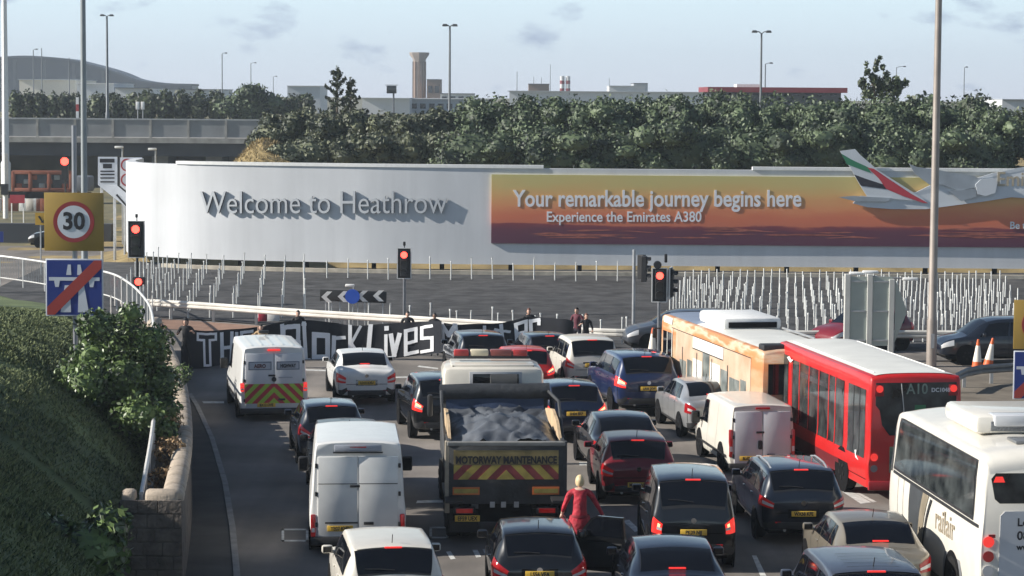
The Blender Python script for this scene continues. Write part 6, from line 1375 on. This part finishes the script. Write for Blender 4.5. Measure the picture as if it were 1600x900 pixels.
# ---------------------------------------------------------------- protesters behind the banners
def at(px,y): return D(px,540,y).x
DB=85.2
def holder(px,y,label,hd,hl,hr,c1,c2,hair,hgt=1.72,rz=R(180),**k):
    return person(label,(at(px,y),y,0),rz,hl,hr,c1,c2,hair,.03,hgt,**k)
b1=V(300,577,0).y
holder(291,b1+.1,'hooded person in black holding the left end of the first banner',0,(-.28,.20,1.30),(.20,.25,1.25),CBLK,CBLK,None,1.72,R(170),hood=True)
holder(408,82.6,'person with tan sleeve reaching up between the first and second banner',0,(-.22,.20,1.0),(.28,.15,1.12),CTAN,CBLK,HDK,1.47)
holder(466,87.2,'dark-haired person whose head shows above the black banner beside the van',0,(-.2,.2,1.0),(.2,.2,1.0),CBLK,CJ,HDK,1.56)
holder(637,87.0,'dark-haired person behind the banner under the slim traffic light',0,(-.2,.2,1.0),(.2,.2,1.0),CBLK,CBLK,HDK,1.57)
holder(679,86.6,'dark-haired person gripping the right edge of the black lives banner',0,(-.2,.2,1.0),(.2,.2,1.0),CBLK,CJ,HDK,1.56,skin=SKD)
holder(826,88.0,'red-haired person with sunlit face above the end part of the banner',0,(-.2,.2,1.0),(.2,.2,1.0),CBLK,CJ,HBR,1.62)
holder(902,88.0,'person in maroon jacket standing at the end of the banner',0,(-.25,.15,1.1),(.25,.15,.95),CMAR,CJ,HDK,1.66,R(150))
holder(915,87.2,'person in black holding the end of the banner beside the one in maroon',0,(-.2,.15,.9),(.28,.2,1.15),CBLK,CBLK,HBR,1.52,R(200))
# ---------------------------------------------------------------- banners
BAN=mat('black_banner_cloth',(.006,.008,.015),.8,0,.3,1.5); TAPE=mat('white_banner_paint',(.84,.85,.87),.7,0,.06,3)
def banner(label, P, letters, seed):
    """P: list of (px, py top, py bottom, depth)"""
    n=len(P); Xs=[]; tops=[]; bots=[]; 
    for px,pt,pb,y in P:
        a=D(px,pt,y); b=D(px,pb,y); Xs.append(px); tops.append(a); bots.append(b)
    fx=[pchip(Xs,[p[i] for p in tops]) for i in range(3)]; gx=[pchip(Xs,[p[i] for p in bots]) for i in range(3)]
    def S(px,v,off=0):
        a=Vector([f(px) for f in fx]); b=Vector([f(px) for f in gx]); p=b.lerp(a,v); w_=.03*mnoise.noise(Vector((px*.05,v*1.5,seed)))+.015*math.sin(px*.11+seed); p.y+=w_-off; return p
    t=thing('protest_banner',label,'banner',S((Xs[0]+Xs[-1])/2,0)); o_=t.location; cols=int((Xs[-1]-Xs[0])/5)+2; px_=np.linspace(Xs[0],Xs[-1],cols); vs=[]; m=9
    for px in px_:
        for j in range(m): vs.append(S(px,j/(m-1))-o_)
    N=len(vs); vs+=[v+Vector((0,.012,0)) for v in vs]; fs=[(i*m+j,i*m+j+1,(i+1)*m+j+1,(i+1)*m+j) for i in range(cols-1) for j in range(m-1)]; fs+=[tuple(q+N for q in f[::-1]) for f in fs]
    MB().add(vs,fs,0,True).build('cloth',BAN,t)
    sc_=3800/P[0][3]
    for ch,strokes in letters:
        mb=MB()
        for (x0,v0,x1,v1,w_) in strokes:     # stroke between (px,v) points, width in metres
            k=7; L_=[];R_=[]; dx=(x1-x0)/sc_; dz=(v1-v0)*1.25; ln=math.hypot(dx,dz)+1e-6; w_=w_*1.3; nx,nz=-dz/ln*w_/2,dx/ln*w_/2; ex,ez=dx/ln*w_*.45,dz/ln*w_*.45
            for i in range(k+1):
                f=i/k; px=x0+(x1-x0)*f; v=v0+(v1-v0)*f; e=(-1 if i==0 else 1 if i==k else 0); jit=.012*mnoise.noise(Vector((px,v*9,seed)))
                L_.append(S(px+(nx+ex*e)*sc_,v+(nz+ez*e+jit)/1.25,.022)-o_); R_.append(S(px+(-nx+ex*e)*sc_,v+(-nz+ez*e+jit)/1.25,.022)-o_)
            mb.add(L_+R_,[(i,i+1,k+2+i,k+1+i) for i in range(k)])
        mb.build('painted_letter',TAPE,t)
    return t
T_=.085
def box_(x0,x1,v0,v1,w_=T_): return [(x0,v0,x1,v0,w_),(x1,v0,x1,v1,w_),(x1,v1,x0,v1,w_),(x0,v1,x0,v0,w_)]
banner('first black banner with boxy white letters starting TH at the kerb',[(286,514,577,b1),(320,517,577,b1+.6),(370,514,572,b1+2.6),(402,511,566,84.6)],
 [('T',[(309,.92,337,.92,.06),(309,.92,309,.76,.06),(337,.92,337,.76,.06),(309,.76,319,.76,.06),(337,.76,328,.76,.06),(319,.76,320,.10,.06),(328,.76,329,.10,.06),(320,.10,329,.10,.06)]),
  ('H',[(346,.90,347,.12,.09),(362,.90,361,.12,.09),(347,.52,361,.52,.09)]),
  ('I',[(370,.88,370,.14,.09)]),('S',[(378,.9,394,.9,.08),(378,.9,378,.52,.08),(378,.52,394,.52,.08),(394,.52,393,.15,.08),(393,.15,379,.15,.08)])],1)
banner('long black banner with white hand painted words black lives',[(404,512,562,84.8),(440,503,567,85.2),(470,500,567,85.4),(520,504,565,85.6),(555,509,563,85.6),(600,506,561,85.5),(650,503,556,85.3),(690,501,551,84.8)],
 [('B',box_(443,466,.50,.86,.11)+[(441,.9,443,.08,.11),(443,.08,468,.10,.11),(468,.12,467,.48,.11)]),('l',[(473,.90,477,.90,.07),(475,.92,478,.08,.10),(478,.07,484,.06,.07)]),
  ('a',box_(491,512,.12,.66,.13)),('c',[(538,.64,522,.60,.09),(522,.62,521,.12,.11),(521,.10,537,.12,.09)]),('K',[(547,.97,547,.06,.10),(549,.50,563,.97,.08),(549,.50,564,.06,.08)]),
  ('L',[(579,.97,575,.12,.12),(575,.10,594,.13,.14)]),('i',[(603,.66,603,.10,.09),(604,.86,604,.88,.12)]),('v',[(611,.66,616,.10,.12),(616,.10,624,.66,.12)]),
  ('e',[(634,.08,652,.12,.10),(634,.08,634,.76,.10),(634,.76,650,.80,.10),(650,.80,650,.44,.09),(650,.44,636,.40,.09)]),('s',[(659,.82,674,.86,.09),(659,.82,659,.50,.09),(659,.50,675,.50,.09),(675,.50,675,.12,.09),(675,.12,659,.10,.09)])],5)
banner('slack end banner with the word matter partly behind the cars',[(686,503,552,85.0),(712,507,554,84.9),(740,506,554,85.6),(780,505,552,86.4),(800,501,550,86.6),(830,495,548,86.6),(860,497,546,86.4),(888,499,536,86.2),(896,503,531,86.2)],
 [('M',[(690,.95,692,.12,.13),(690,.95,701,.62,.12),(701,.62,711,.97,.12),(711,.97,716,.10,.13)]),('a',box_(733,746,.2,.62,.09)),('t',[(757,.9,757,.15,.09),(751,.66,764,.66,.08)]),
  ('t',[(783,.92,786,.25,.10),(774,.80,796,.66,.08)]),('e',[(806,.86,822,.88,.10),(806,.86,808,.30,.10),(808,.30,824,.32,.10),(822,.88,822,.58,.09),(822,.58,808,.56,.09)]),('r',[(829,.88,830,.42,.10),(829,.86,842,.92,.10),(842,.92,842,.80,.09)])],9)
# small red and white thing seen under the barrier behind the first banner
p=V(420,503,0); t=thing('plastic_barrier','low red and white plastic barrier lying under the crash barrier behind the banner','barrier',(p.x,p.y,0)); box('red_block',(-.25,0,.2),(.35,.3,.38),mat('plastic_red',(.40,.03,.06),.5,0,.1,4),t,.04); box('white_block',(.18,0,.2),(.5,.3,.38),WHITEP,t,.04)
# ================================================================== thin morning haze
hz = box('haze', (0,480,14.5), (1700,1180,31.2), None) if False else MB().box((0,480,14.0),(1800,1180,31.0)).build('haze', [], None)
HM = bpy.data.materials.new('haze_air'); HM.use_nodes = True; ht = HM.node_tree; ht.nodes.remove(ht.nodes['Principled BSDF'])
pv = ht.nodes.new('ShaderNodeVolumePrincipled'); pv.inputs['Color'].default_value = (.80,.90,1.0,1); pv.inputs['Density'].default_value = .00035; pv.inputs['Anisotropy'].default_value = .3
ht.links.new(pv.outputs[0], ht.nodes['Material Output'].inputs['Volume']); hz.data.materials.append(HM); hz['kind'] = 'stuff'
